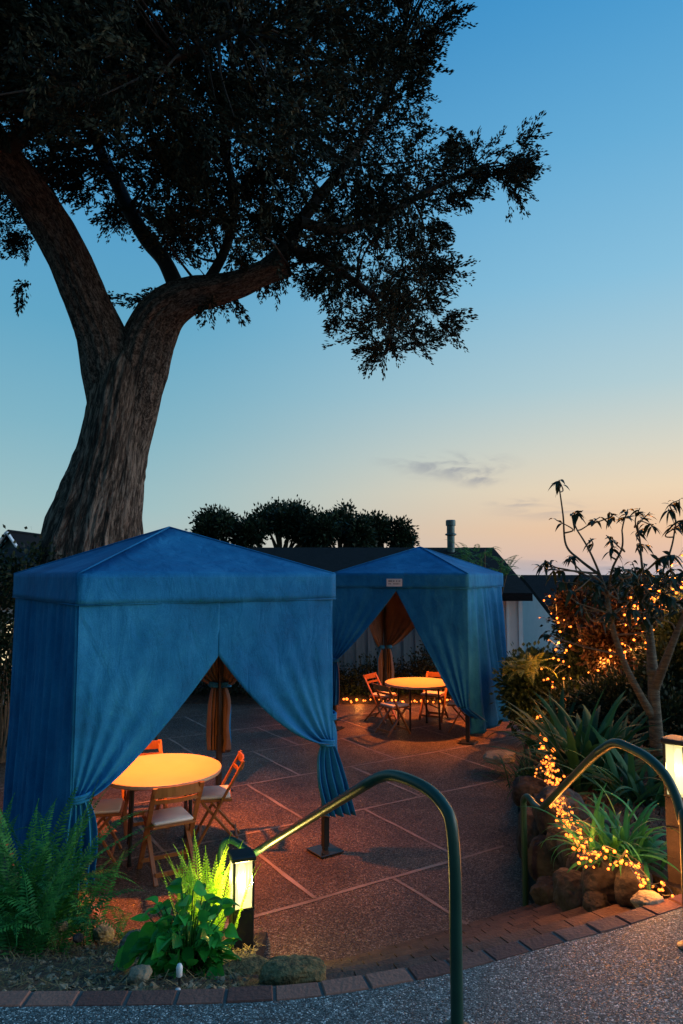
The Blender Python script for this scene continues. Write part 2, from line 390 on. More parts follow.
# beds
def patio_x(y):
    pts = [(3.0, 1.6), (4.2, 1.62), (5.9, 1.5), (7.2, 1.75), (9.4, 2.3), (11.6, 3.0), (14.4, 3.9), (30, 9)]
    for (y0, x0), (y1, x1) in zip(pts[:-1], pts[1:]):
        if y <= y1: return x0+(x1-x0)*(y-y0)/(y1-y0)
    return 9
def fbm(x, y, s): return noise.noise(Vector((x*s, y*s, 3.1)))*.6+noise.noise(Vector((x*s*2.7, y*s*2.7, 9)))*.3+noise.noise(Vector((x*s*7, y*s*7, 1)))*.12
def bed_left_z(x, y):
    y0 = edge_y(x); t = (y-y0)/(5.35-y0); xr = -.45-(y-2.8)*.25
    z = .97*(1-t)-.01
    return z+.05*fbm(x, y, 2.2)
def bed_right_z(x, y):
    z = 1.0-.145*max(0, y-3.6) if y < 7.6 else .42-.05*(y-7.6)
    z = max(z, .16)
    return z+.05*fbm(x, y, 1.8)
b = MB(); nx, ny = 150, 70; vs = []
for j in range(ny+1):
    for i in range(nx+1):
        y_ = j/ny; xr = -.10-.36*min(1, y_/.3)**.8-.08*y_; x = -7+i/nx*(7+xr); y0 = edge_y(x)-.01; y = y0+(5.4-y0)*y_
        x2 = x
        z = bed_left_z(x, y)
        if y_ > .97: z = -.03
        vs.append((x2, y, z))
fs = [(j*(nx+1)+i, j*(nx+1)+i+1, (j+1)*(nx+1)+i+1, (j+1)*(nx+1)+i) for j in range(ny) for i in range(nx)]
b.add(vs, fs); 
# closing cheek of the bed beside the steps
ck = []; 
for j in range(ny+1): ck.append(vs[j*(nx+1)+nx])
b.add(ck+[(c[0], c[1], -.05) for c in ck], [(j, j+1, ny+2+j, ny+1+j) for j in range(ny)])
struct(b.build('soil_bed_left', M['soil'], smooth=True))
b = MB(); vs = []; nx, ny = 90, 150
for j in range(ny+1):
    y = 3.2+(j/ny)**1.4*16
    for i in range(nx+1):
        x0 = patio_x(y)+.12; x = x0+(i/nx)**1.6*12
        yy = max(y, edge_y(x)+.0) if y < 4.6 else y
        z = bed_right_z(x, yy)
        if i == 0: z = -.04
        if yy > 10: z = z
        vs.append((x, yy, min(z, .985) if yy < 4.2 else z))
fs = [(j*(nx+1)+i, j*(nx+1)+i+1, (j+1)*(nx+1)+i+1, (j+1)*(nx+1)+i) for j in range(ny) for i in range(nx)]
b.add(vs, fs); struct(b.build('soil_bed_right', M['soil'], smooth=True))
b = MB(); nx, ny = 60, 8; vs = [(-12+i*.28, 14.3+j*.3, (-.03 if j == 0 else .12+.06*fbm(i*.3, j*.3, 1))) for j in range(ny+1) for i in range(nx+1)]
b.add(vs, [(j*(nx+1)+i, j*(nx+1)+i+1, (j+1)*(nx+1)+i+1, (j+1)*(nx+1)+i) for j in range(ny) for i in range(nx)])
struct(b.build('soil_bed_back', M['soil'], smooth=True))

# ------------------------------------------------------------------ tents
H = 2.6; HS = 1.18
def roof_mesh(parent, m, Ht, rise):
    b = MB(); n = 14; e = HS+.03
    cs = [(-e, -e), (e, -e), (e, e), (-e, e)]
    for k in range(4):
        a = Vector((*cs[k], Ht)); c = Vector((*cs[(k+1) % 4], Ht)); ap = Vector((0, 0, Ht+rise)); idx = {}; vs = []; fs = []
        for r in range(n+1):
            L = a.lerp(ap, r/n); R = c.lerp(ap, r/n)
            for q in range(n-r+1):
                t = q/(n-r) if n > r else 0; p = L.lerp(R, t)
                sag = math.sin(PI*t)*math.sin(PI*min(1, (r/n)*1.0+.02))*.035
                p.z -= sag+.008*noise.noise(p*4)*math.sin(PI*t)*(r > 0); idx[(r, q)] = len(vs); vs.append(p)
        for r in range(n):
            for q in range(n-r):
                fs.append((idx[(r, q)], idx[(r, q+1)], idx[(r+1, q)]))
                if q < n-r-1: fs.append((idx[(r, q+1)], idx[(r+1, q+1)], idx[(r+1, q)]))
        b.add(vs, fs)
    for k in range(4):          # hip seams
        a = Vector((*cs[k], Ht+.002)); ap = Vector((0, 0, Ht+rise+.004)); b.tube([a.lerp(ap, i/8) for i in range(9)], .009, 6)
    o = b.build('roof', [m, M['lining']], parent, smooth=True)
    sm = o.modifiers.new('thick', 'SOLIDIFY'); sm.thickness = .004; sm.material_offset = 1
    return o
def valance(parent, m, Ht, drop):
    b = MB(); e = HS+.035; cs = [(-e, -e), (e, -e), (e, e), (-e, e)]; n = 40; vs = []; R = 6
    for k in range(4):
        a = Vector((*cs[k], 0)); c = Vector((*cs[(k+1) % 4], 0)); nrm = Vector((c.y-a.y, -(c.x-a.x), 0)).normalized()
        for i in range(n):
            p = a.lerp(c, i/n); t = i/n
            for r in range(R+1):
                z = Ht+.004-drop*r/R; o_ = nrm*(.012*math.sin(PI*t)*(r/R)+.010*noise.noise(Vector((k*9+t*5, r*.2, 0)))*(r/R))
                zz = z-(.006*math.sin(PI*t) if r == R else 0); vs.append(p+o_+Vector((0, 0, zz)))
    K = 4*n; fs = []
    for i in range(K):
        j = (i+1) % K
        for r in range(R): fs.append((i*(R+1)+r, i*(R+1)+r+1, j*(R+1)+r+1, j*(R+1)+r))
    b.add(vs, fs); o = b.build('valance', [m, M['lining']], parent, smooth=True)
    sm = o.modifiers.new('thick', 'SOLIDIFY'); sm.thickness = .006; sm.material_offset = 1
    h = MB()
    for k in range(4):
        a = Vector((*cs[k], Ht-drop-.004)); c = Vector((*cs[(k+1) % 4], Ht-drop-.004)); h.tube([a.lerp(c, i/6) for i in range(7)], .006, 6)
    h.build('hem', m, o, smooth=True)
    return o
def curtain_tied(parent, p0, e, n, W, top, zt, zs, zb, p=.62, tail=.26, lean=.1, seed=0, folds=5, loose=.09, m=None, band=True):
    """one curtain panel: hung over its full width, swept sideways to a tie on its post, tail below"""
    p0 = Vector(p0); e = Vector(e); n = Vector(n); nu, nv, nt_ = 64, 70, 34; vs = []
    def at(u, z):
        if z >= zt:
            s = (z-zt)/(top-zt); ss = 1-(1-(zs-zt)/(top-zt))*u**3
            g = min(1, s/ss)**(p+.25*(1-u)) if s > 0 else 0
            x0_ = -.012+(.027+loose)*u; x = x0_+(u*W-x0_)*g-(.012 if u == 0 else 0)*g
            comp = (1-g)
            A = (.005+.10*comp**1.8)*(.15+.85*u**2)
            w = .5+.5*math.sin(2*PI*folds*u+seed+1.5*noise.noise(Vector((u*3, z*.8, seed))))
            y = A*w+.02*noise.noise(Vector((u*4+seed, z*1.3, 2)))*(1-comp*.5)+.012*math.sin(PI*u)
            y += .028*u*math.exp(-((u-.93)/.05)**2)*comp
        else:
            s = (zt-z)/(zt-zb); wdt = loose+.015+(tail-loose)*(1-math.exp(-3.2*s))
            x = lean*s+wdt*(u-.15)*(1-.15*s)+.015
            A = .055+.03*s-.05*math.exp(-s*9)
            y = A*(.5+.5*math.sin(2*PI*(folds-1)*u+seed+1.2*noise.noise(Vector((u*2, z*2, seed)))))+.03*noise.noise(Vector((u*3, z*4, seed+4)))
        return p0+e*x+n*(y+.012)+Vector((0, 0, z))
    zl = [top-(top-zt)*(i/nv) for i in range(nv)]+[zt-(zt-zb)*(i/nt_) for i in range(nt_+1)]
    for q, z in enumerate(zl):
        for i in range(nu+1):
            u = i/nu; zz = z
            if q == len(zl)-1: zz = z+.03*noise.noise(Vector((u*5, seed, 0)))+.05*(u-.5)
            vs.append(at(u, zz))
    b = MB(); b.add(vs, [(r*(nu+1)+i, r*(nu+1)+i+1, (r+1)*(nu+1)+i+1, (r+1)*(nu+1)+i) for r in range(len(zl)-1) for i in range(nu)])
    o = b.build('curtain', [m or M['fabric'], M['lining']], parent, smooth=True)
    # orientation: outer side first
    nn = (vs[1]-vs[0]).cross(vs[nu+1]-vs[0]); flip = nn.dot(n) < 0
    if flip: o.data.flip_normals()
    sm = o.modifiers.new('thick', 'SOLIDIFY'); sm.thickness = .004; sm.offset = -1; sm.material_offset = 1
    if not band: return o
    # tie band
    t = MB(); c = p0+e*(.02+loose*.5)+n*.03+Vector((0, 0, zt))
    ring = []
    for i in range(21):
        a = 2*PI*i/20; ring.append(c+e*(math.cos(a)*(loose*.5+.03))+n*(math.sin(a)*.052)+Vector((0, 0, .012*math.cos(a))))
    for dz in (-.02, 0, .02): t.tube([r_+Vector((0, 0, dz)) for r_ in ring], .0135, 6, cap=False)
    t.build('tie_band', m or M['fabric'], o, smooth=True)
    return o
def curtain_closed(parent, p0, p1, n, top, zb, flare=.1, seed=0, folds=9, amp=.05, side=0.0):
    p0 = Vector(p0); p1 = Vector(p1); n = Vector(n); e = (p1-p0); nu, nv = 150, 50; vs = []
    for r in range(nv+1):
        s = r/nv; z = top-(top-zb)*s
        for i in range(nu+1):
            u = i/nu; q = u+.10*noise.noise(Vector((u*2.3, s*.6, seed)))*math.sin(PI*u)
            A = amp*(.25+.75*s**.8)*(.6+.8*noise.noise(Vector((u*4, s*.8, seed+3))))
            y = A*math.sin(2*PI*folds*q+seed)+flare*s**1.5*(.35+.65*math.sin(PI*u)**.5)+.05*noise.noise(Vector((u*2.5, s*2.0, seed+7)))*s
            y += .015*math.sin(2*PI*folds*2.3*q+1.3*seed+2*s)
            y *= min(1, (1-u)/.07)**.6*min(1, u/.05)**.5*min(1, .35+s*3)
            pp = p0+e*(u+side*s*s*(1-u))+n*(max(y, -.02)+.012); zz = z+(.03*noise.noise(Vector((u*4, 0, seed))) if r == nv else 0)
            vs.append(pp+Vector((0, 0, zz)))
    b = MB(); b.add(vs, [(r*(nu+1)+i, r*(nu+1)+i+1, (r+1)*(nu+1)+i+1, (r+1)*(nu+1)+i) for r in range(nv) for i in range(nu)])
    o = b.build('curtain', [M['fabric'], M['lining']], parent, smooth=True)
    nn = (vs[1]-vs[0]).cross(vs[nu+1]-vs[0])
    if nn.dot(n) < 0: o.data.flip_normals()
    sm = o.modifiers.new('thick', 'SOLIDIFY'); sm.thickness = .004; sm.offset = -1; sm.material_offset = 1
    return o
def tent(loc, yaw, rise, drop, label):
    t = empty('canopy_tent', loc, yaw, label, 'canopy tent', 'blue canopy tents on the patio')
    roof_mesh(t, M['fabric'], H, rise); valance(t, M['fabric'], H, drop)
    for sx, sy in ((-1, -1), (1, -1), (1, 1), (-1, 1)):
        b = MB(); x, y = sx*(HS-.035), sy*(HS-.035)
        b.box((x, y, (H-.03)/2+.01), (.045, .045, H-.05), bev=.004); b.box((x, y, .35), (.058, .058, .6), bev=.004); po = b.build('post', M['black'], t)
        b = MB(); b.box((x, y, .016), (.26, .26, .014), bev=.004)
        for k in (-1, 1): b.lathe([(.012, .02), (.012, .036), (.008, .04)], 8, (x+k*.09, y+k*.09, 0))
        b.build('foot_plate', M['black'], po)
    b = MB()
    for a, c in (((-1, -1), (1, -1)), ((1, -1), (1, 1)), ((1, 1), (-1, 1)), ((-1, 1), (-1, -1))):
        q = HS-.035; b.bar((a[0]*q, a[1]*q, H-.05), (c[0]*q, c[1]*q, H-.05), .03)
    for sx, sy in ((-1, -1), (1, -1), (1, 1), (-1, 1)): b.bar((sx*(HS-.05), sy*(HS-.05), H-.06), (0, 0, H+rise-.04), .028)
    b.build('frame', M['black'], t)
    return t
X, Y = Vector((1, 0, 0)), Vector((0, 1, 0)); h = HS
# near tent
t1 = tent((-1.75, 7.1, 0), math.radians(35.5), .47, .235, 'nearer blue canopy tent at left, its front curtains swept open around a round table')
TOP = H-.03
zt1 = .92
curtain_tied(t1, (-h-.02, -h, 0), X, -Y, 1.2, TOP, zt1, 1.90, .26, seed=1, lean=-.06, tail=.28, p=.74)
curtain_tied(t1, (h, -h, 0), -X, -Y, 1.19, TOP, 1.02, 1.90, .33, seed=2.4, lean=-.20, tail=.38)
curtain_closed(t1, (-h, h, 0), (-h, -h-.035, 0), -X, TOP, .03, flare=.09, seed=1.1, folds=8, amp=.045)
for a, e_, n_, sd in (((h, -h, 0), Y, X, 3), ((h, h, 0), -Y, X, 4), ((h, h, 0), -X, Y, 5), ((-h, h, 0), X, Y, 6)):
    curtain_tied(t1, a, e_, n_, 1.2, TOP, 1.25, 2.1, .45, seed=sd*1.7, lean=-.02, tail=.2, p=.75)
# far tent
t2 = tent((1.41, 12.6, 0), math.radians(-25.5), .485, .225, 'farther blue canopy tent with a small white tag on its front valance')
curtain_tied(t2, (-h, -h, 0), X, -Y, 1.2, TOP, 1.15, 2.35, .4, seed=1.3, lean=-.05, p=.85)
curtain_tied(t2, (h, -h, 0), -X, -Y, 1.2, TOP, .55, 2.35, .40, seed=.7, lean=-.25, p=.95, loose=.13, tail=.2, folds=4, band=False)
curtain_closed(t2, (h, -h, 0), (h, h, 0), X, TOP, .14, flare=.22, seed=4.1, folds=5, amp=.12)
for a, e_, n_, sd in (((h, h, 0), -X, Y, 5), ((-h, h, 0), X, Y, 6), ((-h, h, 0), -Y, -X, 7), ((-h, -h, 0), Y, -X, 8)):
    curtain_tied(t2, a, e_, n_, 1.2, TOP, 1.15, 2.2, .35, seed=sd*1.3, lean=-.02, tail=.22, p=.75)
tg = MB(); tg.box((-.02, -h-.05, H-.14), (.27, .006, .125), bev=.001); tgo = tg.build('tag', M['tag'], t2)
ik = MB(); random.seed(3)
for row, zz in ((0, H-.115), (1, H-.16)):
    x = -.125
    while x < .085:
        w = random.uniform(.010, .022); hh = random.uniform(.018, .028) if row == 0 else random.uniform(.012, .02)
        if random.random() < .85: ik.box((x+w/2, -h-.0545, zz), (w*.75, .002, hh))
        x += w
ik.build('tag_print', M['ink'], tgo)

# pendant lamps under the roofs
def pendant(t, label):
    loc = t.matrix_basis @ Vector((0, 0, 2.30)); o = empty('pendant_lamp', loc, 0, label, 'lamp', 'lamps hung under the tent roofs')
    b = MB(); b.lathe([(.02, .16), (.05, .14), (.115, .03), (.12, .0), (.112, .0), (.105, .03), (.045, .13), (.02, .14)], 24); b.build('shade', M['black'], o, True)
    b = MB(); b.lathe([(.005, .0), (.035, .015), (.042, .045), (.03, .08), (.015, .12)], 16); b.build('bulb', M['lantern'], o, True)
    b = MB(); b.tube([(0, 0, .15), (0, 0, .72 - .0)], .004, 6); b.build('cord', M['black'], o)
    ld = bpy.data.lights.new('pendant_light', 'SPOT'); ld.energy = 580; ld.color = (1, .21, .026); ld.spot_size = math.radians(120); ld.spot_blend = 1.0; ld.shadow_soft_size = .06
    lo = bpy.data.objects.new('pendant_light', ld); COL.objects.link(lo); lo.location = (0, 0, -.03); lo.parent = o
    return o
l1 = pendant(t1, 'amber pendant lamp under the roof of the nearer tent'); l2 = pendant(t2, 'amber pendant lamp under the roof of the farther tent')

# tables and chairs
def make_table(loc, label):
    o = empty('round_table', loc, .3, label, 'table', 'round tables in the tents'); R = .57
    b = MB(); b.lathe([(R-.03, .715), (R-.004, .72), (R, .727), (R, .747)], 64); b.build('rim', M['rim'], o, True)
    b = MB(); b.lathe([(R+.001, .7472), (R-.001, .755), (R-.008, .758), (.01, .758)], 64); b.build('tabletop', M['tabletop'], o)
    for k in range(4):
        a = k*PI/2+PI/4; x, y = .36*math.cos(a), .36*math.sin(a)
        b = MB(); b.tube([(x, y, .715), (x*1.06, y*1.06, 0.02)], .017, 10); b.lathe([(.022, 0), (.022, .03)], 10, (x*1.06, y*1.06, 0)); b.build('leg', M['black'], o)
    for s in (-1, 1):
        b = MB(); b.tube([(.255*s, .255, .35), (.255*s, -.255, .35)], .012, 8); b.build('brace', M['black'], o)
        b = MB(); b.bar((-.4, s*.26, .70), (.4, s*.26, .70), .03, .02); b.build('rail', M['black'], o)
    return o
tb1 = make_table((-1.72, 6.85, 0), 'round table glowing orange under the nearer tent, beside the front fern')
tb2 = make_table((1.315, 12.2, 0), 'round table glowing orange under the farther tent')
def make_chair():
    o = empty('folding_chair', (0, 0, 0), 0, 'x', 'chair', 'wooden folding chairs round the tables')
    for s in (-1, 1):
        b = MB(); b.bar((s*.205, -.26, .80), (s*.205, .19, .0), .022, .042, up=(1, 0, 0)); b.build('leg', M['wood'], o)
        b = MB(); b.bar((s*.175, .13, .425), (s*.175, -.25, 0), .022, .036, up=(1, 0, 0)); b.build('leg', M['wood'], o)
    for p_, q_, w_ in (((-.205, .14, .08), (.205, .14, .08), .035), ((-.175, -.205, .07), (.175, -.205, .07), .04), ((-.19, -.02, .40), (.19, -.02, .40), .03)):
        b = MB(); b.bar(p_, q_, .02, w_); b.build('stretcher', M['wood'], o)
    b = MB()
    for z, hh in ((.755, .085), (.665, .035)):
        n = 12; vs = []
        for i in range(n+1):
            x = -.205+.41*i/n; c = -.035*math.cos(PI*(i/n-.5)); y = -.26+(.80-z)*.577+c
            for dy, dz in ((-.008, -hh/2), (.008, -hh/2), (.008, hh/2), (-.008, hh/2)): vs.append((x, y+dy, z+dz))
        fs = [(i*4+k, i*4+(k+1) % 4, i*4+4+(k+1) % 4, i*4+4+k) for i in range(n) for k in range(4)]+[(3, 2, 1, 0), (n*4, n*4+1, n*4+2, n*4+3)]
        b.add(vs, fs)
    b.build('backrest', M['wood'], o)
    b = MB(); b.box((0, .03, .435), (.38, .37, .022), bev=.005); se = b.build('seat_frame', M['wood'], o)
    b = MB(); b.box((0, .03, .462), (.35, .34, .032), bev=.012); b.build('seat', M['pad'], o, True)
    return o
ch0 = make_chair()
CH = [((-1.52, 6.40), tb1, 'wooden folding chair with its back to us in front of the nearer table', 6),
      ((-1.24, 7.1), tb1, 'wooden folding chair side-on at the right of the nearer table', -16),
      ((-2.05, 7.5), tb1, 'folding chair behind the nearer table, only its orange-lit top rail showing', 0),
      ((-2.24, 6.68), tb1, 'folding chair at the left of the nearer table, mostly hidden by the curtain', -6),
      ((.72, 12.75), tb2, 'orange-lit folding chair at the back left of the farther table', 10),
      ((.85, 11.75), tb2, 'wooden folding chair at the front left of the farther table', -12),
      ((1.66, 12.85), tb2, 'orange-lit folding chair behind the farther table on its right', 0),
      ((2.0, 11.95), tb2, 'folding chair at the right of the farther table, half behind the blue curtain', 5)]
for i, ((x, y), tb, lab, tw) in enumerate(CH):
    c = ch0 if i == 0 else copy_tree(ch0)
    d = tb.location-Vector((x, y, 0)); c.location = (x, y, 0); c.rotation_euler = (0, 0, math.atan2(d.y, d.x)-PI/2+math.radians(tw)); c['label'] = lab

# ------------------------------------------------------------------ bollards
def make_bollard(loc, rz, label, hgt, w, body, power):
    o = empty('bollard_light', loc, rz, label, 'bollard light', 'square bollard lights')
    hz = hgt-.31
    b = MB(); b.box((0, 0, hz/2-.1), (w, w, hz+.2), bev=.006); b.build('post', body, o)
    b = MB(); g = w/2-.007
    for sx in (-1, 1):
        for sy in (-1, 1): b.box((sx*g, sy*g, hz+.14), (.014, .014, .28))
    b.box((0, 0, hz+.006), (w+.004, w+.004, .012)); b.build('frame', M['black'], o)
    b = MB(); b.lathe([(.01, hz+.012), (.022, hz+.02), (.024, hz+.22), (.01, hz+.25)], 14); b.build('lamp_tube', M['lamp_core'], o, True)
    for q in range(4):
        a = q*PI/2; ld = bpy.data.lights.new('bollard_light', 'POINT'); ld.energy = power; ld.color = (1, .80, .36); ld.shadow_soft_size = .02
        lo = bpy.data.objects.new('bollard_light', ld); COL.objects.link(lo); lo.parent = o; lo.location = (.036*math.cos(a), .036*math.sin(a), hz+.14)
    b = MB(); b.box((0, 0, hz+.296), (w+.02, w+.02, .03), bev=.006); b.build('cap', M['black'], o)
    for k in range(4):
        a = k*PI/2; R = Matrix.Rotation(a, 3, 'Z'); b = MB(); b.box(R@Vector((0, -(w/2-.008), hz+.145)), (w-.03, .006, .268), R); b.build('glass_panel', M['glow'], o)
    return o
pL = P(242, 853, d=4.45); zb = pL.z-.70; bl1 = make_bollard((pL.x, pL.y, pL.z-.70), math.radians(20), 'lit dark square bollard light beside the lime green fern', .70, .13, M['black'], 60)
pR = P(676, 738, d=3.95); bl2 = make_bollard((pR.x+.01, pR.y, pR.z-.76), math.radians(42), 'lit brown square bollard light at the right edge behind the handrail', .76, .12, M['concrete'], 5)

# ------------------------------------------------------------------ handrails
def rail(pts, label, foot):
    o = empty('handrail', foot, 0, label, 'handrail', 'dark curved pipe handrails of the steps')
    p = local(o, smooth_path(pts, 6)); b = MB(); b.tube(p, .0225, 16); b.build('rail_pipe', M['rail'], o, True)
    return o
fy = 2.62; F = Vector((.1557*fy, fy, 1.0))
zc = P(452, 842, d=fy).z
e1 = P(254, 853, d=4.62)
pts = [F, F+Vector((0, 0, .3)), Vector((F.x, F.y, zc-.1)), P(451.5, 825, d=2.64), P(444, 806, d=2.68), P(430, 791, d=2.74), P(412, 781, d=2.82), P(393, 775.5, d=2.92), P(378, 778, d=3.0), P(362, 787, d=3.1)]
a_ = pts[-1]; pts += [a_.lerp(e1, .33), a_.lerp(e1, .66), a_.lerp(e1, .92), e1, P(247, 850, d=4.66), P(239, 844, d=4.72), P(231, 840, d=4.76), P(224, 843, d=4.78), P(221, 852, d=4.79)]
q = pts[-1]; pts += [q-Vector((0, 0, .12)), Vector((q.x, q.y, .12))]
r1 = rail(pts, 'handrail in the foreground, bent down towards the small lit bollard', F)
b = MB(); b.lathe([(.05, 0), (.05, .006), (.03, .012)], 20); b.build('flange', M['rail'], r1)
F2 = P(690, 948, z=1.0); e2 = P(541, 809, d=5.1)
pts = [F2, F2+Vector((0, 0, .35)), F2+Vector((0, 0, .55)), P(683, 822, d=3.22), P(676, 797, d=3.27), P(664, 774, d=3.33), P(648, 758, d=3.4), P(630, 748, d=3.5), P(615, 743, d=3.6), P(603, 749, d=3.7), P(594, 756, d=3.8)]
a_ = pts[-1]; pts += [a_.lerp(e2, .33), a_.lerp(e2, .66), a_.lerp(e2, .92), e2, P(534, 804, d=5.25), P(528, 797, d=5.35), P(524, 799, d=5.4)]
q = P(523.5, 808, d=5.42); pts += [q, Vector((q.x, q.y, q.z-.3)), Vector((q.x, q.y, .0))]
r2 = rail(pts, 'handrail at the right, curving over the strap-leaved plant', F2)
b = MB(); b.lathe([(.05, 0), (.05, .006), (.03, .012)], 20); b.build('flange', M['rail'], r2)

# ------------------------------------------------------------------ rocks
def rock(loc, size, m, label, seed, group=None, name='rock', rz=None, cat='rock'):
    import bmesh
    bm = bmesh.new(); bmesh.ops.create_icosphere(bm, subdivisions=5, radius=1)
    for v in bm.verts:
        c = v.co.copy(); k = 1+.28*noise.noise(c*.9+Vector((seed*3.1, 0, 0)))+.13*noise.noise(c*2.3+Vector((0, seed*2.3, 0)))-.10*abs(noise.noise(c*3.3+Vector((seed, 5, 0))))+.06*noise.noise(c*6)+.03*noise.noise(c*13)
        v.co = c*k; v.co = Vector((max(-.82, min(.82, v.co.x)), max(-.85, min(.85, v.co.y)), max(-.8, min(.8, v.co.z)))).lerp(v.co, .45)
        v.co.x *= size[0]; v.co.y *= size[1]; v.co.z *= size[2]
    me = bpy.data.meshes.new(name); bm.to_mesh(me); bm.free(); me.materials.append(m)
    me.polygons.foreach_set('use_smooth', [True]*len(me.polygons))
    o = bpy.data.objects.new(name, me); COL.objects.link(o); o.location = loc; o.rotation_euler = (0, 0, seed*1.3 if rz is None else rz)
    return tag(o, label, cat, group)
R_ = [  # px, py, d, size, material, label
 (606, 882, 4.2, (.19, .15, .17), 'stone', 'large dark boulder under the strap-leaved plant, lit orange at its right end'),
 (634, 884, 3.95, (.10, .12, .12), 'stone', 'boulder glowing orange beside the bollard foot at the brick edging'),
 (556, 862, 5.5, (.17, .2, .22), 'stone', 'dark boulder just right of the lower end of the right handrail'),
 (578, 893, 4.5, (.17, .14, .13), 'stone', 'dark rounded boulder standing on the right end of the steps'),
 (560, 812, 5.6, (.2, .2, .2), 'stone', 'dark boulder below the upper loops of amber lights'),
 (540, 838, 6.3, (.2, .2, .26), 'stone', 'dark boulder behind the lower post of the right handrail'),
 (533, 795, 7.0, (.22, .2, .2), 'stone', 'dark boulder at the left end of the stone wall, under the grassy clump'),
 (500, 757, 9.4, (.26, .22, .07), 'palestone', 'flat pale stone at the patio edge by the dark grassy clump'),
 (603, 838, 4.6, (.14, .13, .14), 'stone', 'small dark stone wedged beneath the amber string lights'),
 (646, 902, 3.62, (.08, .07, .045), 'palestone', 'small pale stone beside the brick edging under the right bollard'),
 (577, 852, 5.0, (.16, .14, .17), 'stone', 'mid-sized dark stone in the wall below the handrail'),
 (583, 868, 4.75, (.11, .1, .10), 'stone', 'rough dark stone between the largest boulder and the handrail'),
 (570, 890, 4.9, (.13, .1, .10), 'stone', 'rough dark stone low in the wall just above the steps'),
 (548, 892, 5.2, (.12, .12, .10), 'stone', 'rough dark stone at the foot of the right handrail post'),
 (560, 838, 5.3, (.10, .1, .10), 'stone', 'small rough stone under the middle of the amber strand'),
 (596, 902, 4.05, (.08, .07, .06), 'stone', 'small dark stone touching the brick edging left of the glowing boulder'),
]
for i, (px, py, d, s, m, lab) in enumerate(R_): rock(P(px, py, d=d), s, M[m], lab, i+1, 'boulders of the right-hand bed')
RL = [(134, 943, 4.3, (.085, .07, .07), 'palestone', 'pale yellow stone just left of the broad-leaved plant'),
      (103, 933, 4.7, (.08, .07, .05), 'palestone', 'flat pale stone on the soil by the red-lit paving'),
      (60, 926, 4.6, (.05, .05, .035), 'palestone', 'small pale stone on the soil below the tall green ferns'),
      (78, 938, 4.1, (.03, .03, .025), 'stone', 'tiny grey stone in the middle of the left soil bed'),
      (22, 930, 4.3, (.06, .05, .04), 'stone', 'grey stone at the far left of the soil bed'),
      (140, 975, 3.2, (.06, .05, .035), 'palestone', 'low pale stone by the foot of the broad-leaved plant')]
for i, (px, py, d, s, m, lab) in enumerate(RL): rock(P(px, py, d=d), s, M[m], lab, i+30, 'stones on the left soil bed')
rock(P(293, 976, d=3.2), (.16, .1, .07), M['moss'], 'mossy rounded rock at the brick edging right of the plants', 41, name='mossy_rock', rz=.15)
rock(P(247, 974, d=3.45), (.14, .1, .055), M['moss'], 'mossy lumpy stone at the foot of the lit small bollard', 44, name='mossy_rock', rz=.3)
# pebbles and straw litter (stuff)
def scatter_pebbles(name, fz, xr, yr, n, s0, s1, m):
    V = []
    base = np.array([[1, 0, 0], [-1, 0, 0], [0, 1, 0], [0, -1, 0], [0, 0, 1], [0, 0, -1]], float)
    F_ = [(0, 2, 4), (2, 1, 4), (1, 3, 4), (3, 0, 4)]
    for i in range(n):
        x = random.uniform(*xr); y = random.uniform(*yr); z = fz(x, y)
        if z is None: continue
        s = random.uniform(s0, s1)*random.uniform(.6, 1); R = np.array(Euler((random.random(), random.random(), random.random()*6)).to_matrix())
        p = (base*np.array([s*random.uniform(.7, 1.4), s, s*.7]))@R.T+np.array([x, y, z+s*.2])
        for f in F_: V.append(p[list(f)])
    return tag(npmesh(name, np.array(V), 3, m), kind='stuff', label='small pebbles scattered over the soil')
def fl(x, y): return bed_left_z(x, y) if edge_y(x)+.03 < y < 5.2 and x < -.35-(y-2.8)*.1 else None
scatter_pebbles('pebbles', fl, (-4.5, -.4), (2.6, 5.3), 3000, .008, .028, M['palestone'])
V = []
for i in range(9000):
    x, y = random.uniform(-4.5, -.3), random.uniform(2.6, 5.2); z = fl(x, y)
    if z is None: continue
    a = random.random()*6.28; L = random.uniform(.02, .07); dz = random.uniform(-.1, .5)*L; w = .002
    c = np.array([x, y, z+.012]); d = np.array([math.cos(a)*L, math.sin(a)*L, dz]); s = np.array([-math.sin(a), math.cos(a), 0])*w
    V.append([c-s, c+s, c+d+s, c+d-s])
tag(npmesh('leaf_litter', np.array(V), 4, M['straw']), kind='stuff', label='dry straw and twigs lying on the soil')
V = []
for i in range(9000):
    y = 3.4+random.random()**1.3*8; x = patio_x(y)+.2+random.random()*2.5
    z = bed_right_z(x, y)
    if y < edge_y(x)+.03: continue
    a = random.random()*6.28; L = random.uniform(.03, .09); dz = random.uniform(0, .8)*L; w = random.uniform(.003, .012)
    c = np.array([x, y, z+.01]); d = np.array([math.cos(a)*L, math.sin(a)*L, dz]); s = np.array([-math.sin(a), math.cos(a), 0])*w
    V.append([c-s, c+s, c+d+s*.2, c+d-s*.2])
tag(npmesh('leaf_litter', np.array(V), 4, M['redleaf']), kind='stuff', label='dead leaves lying on the right-hand bed')

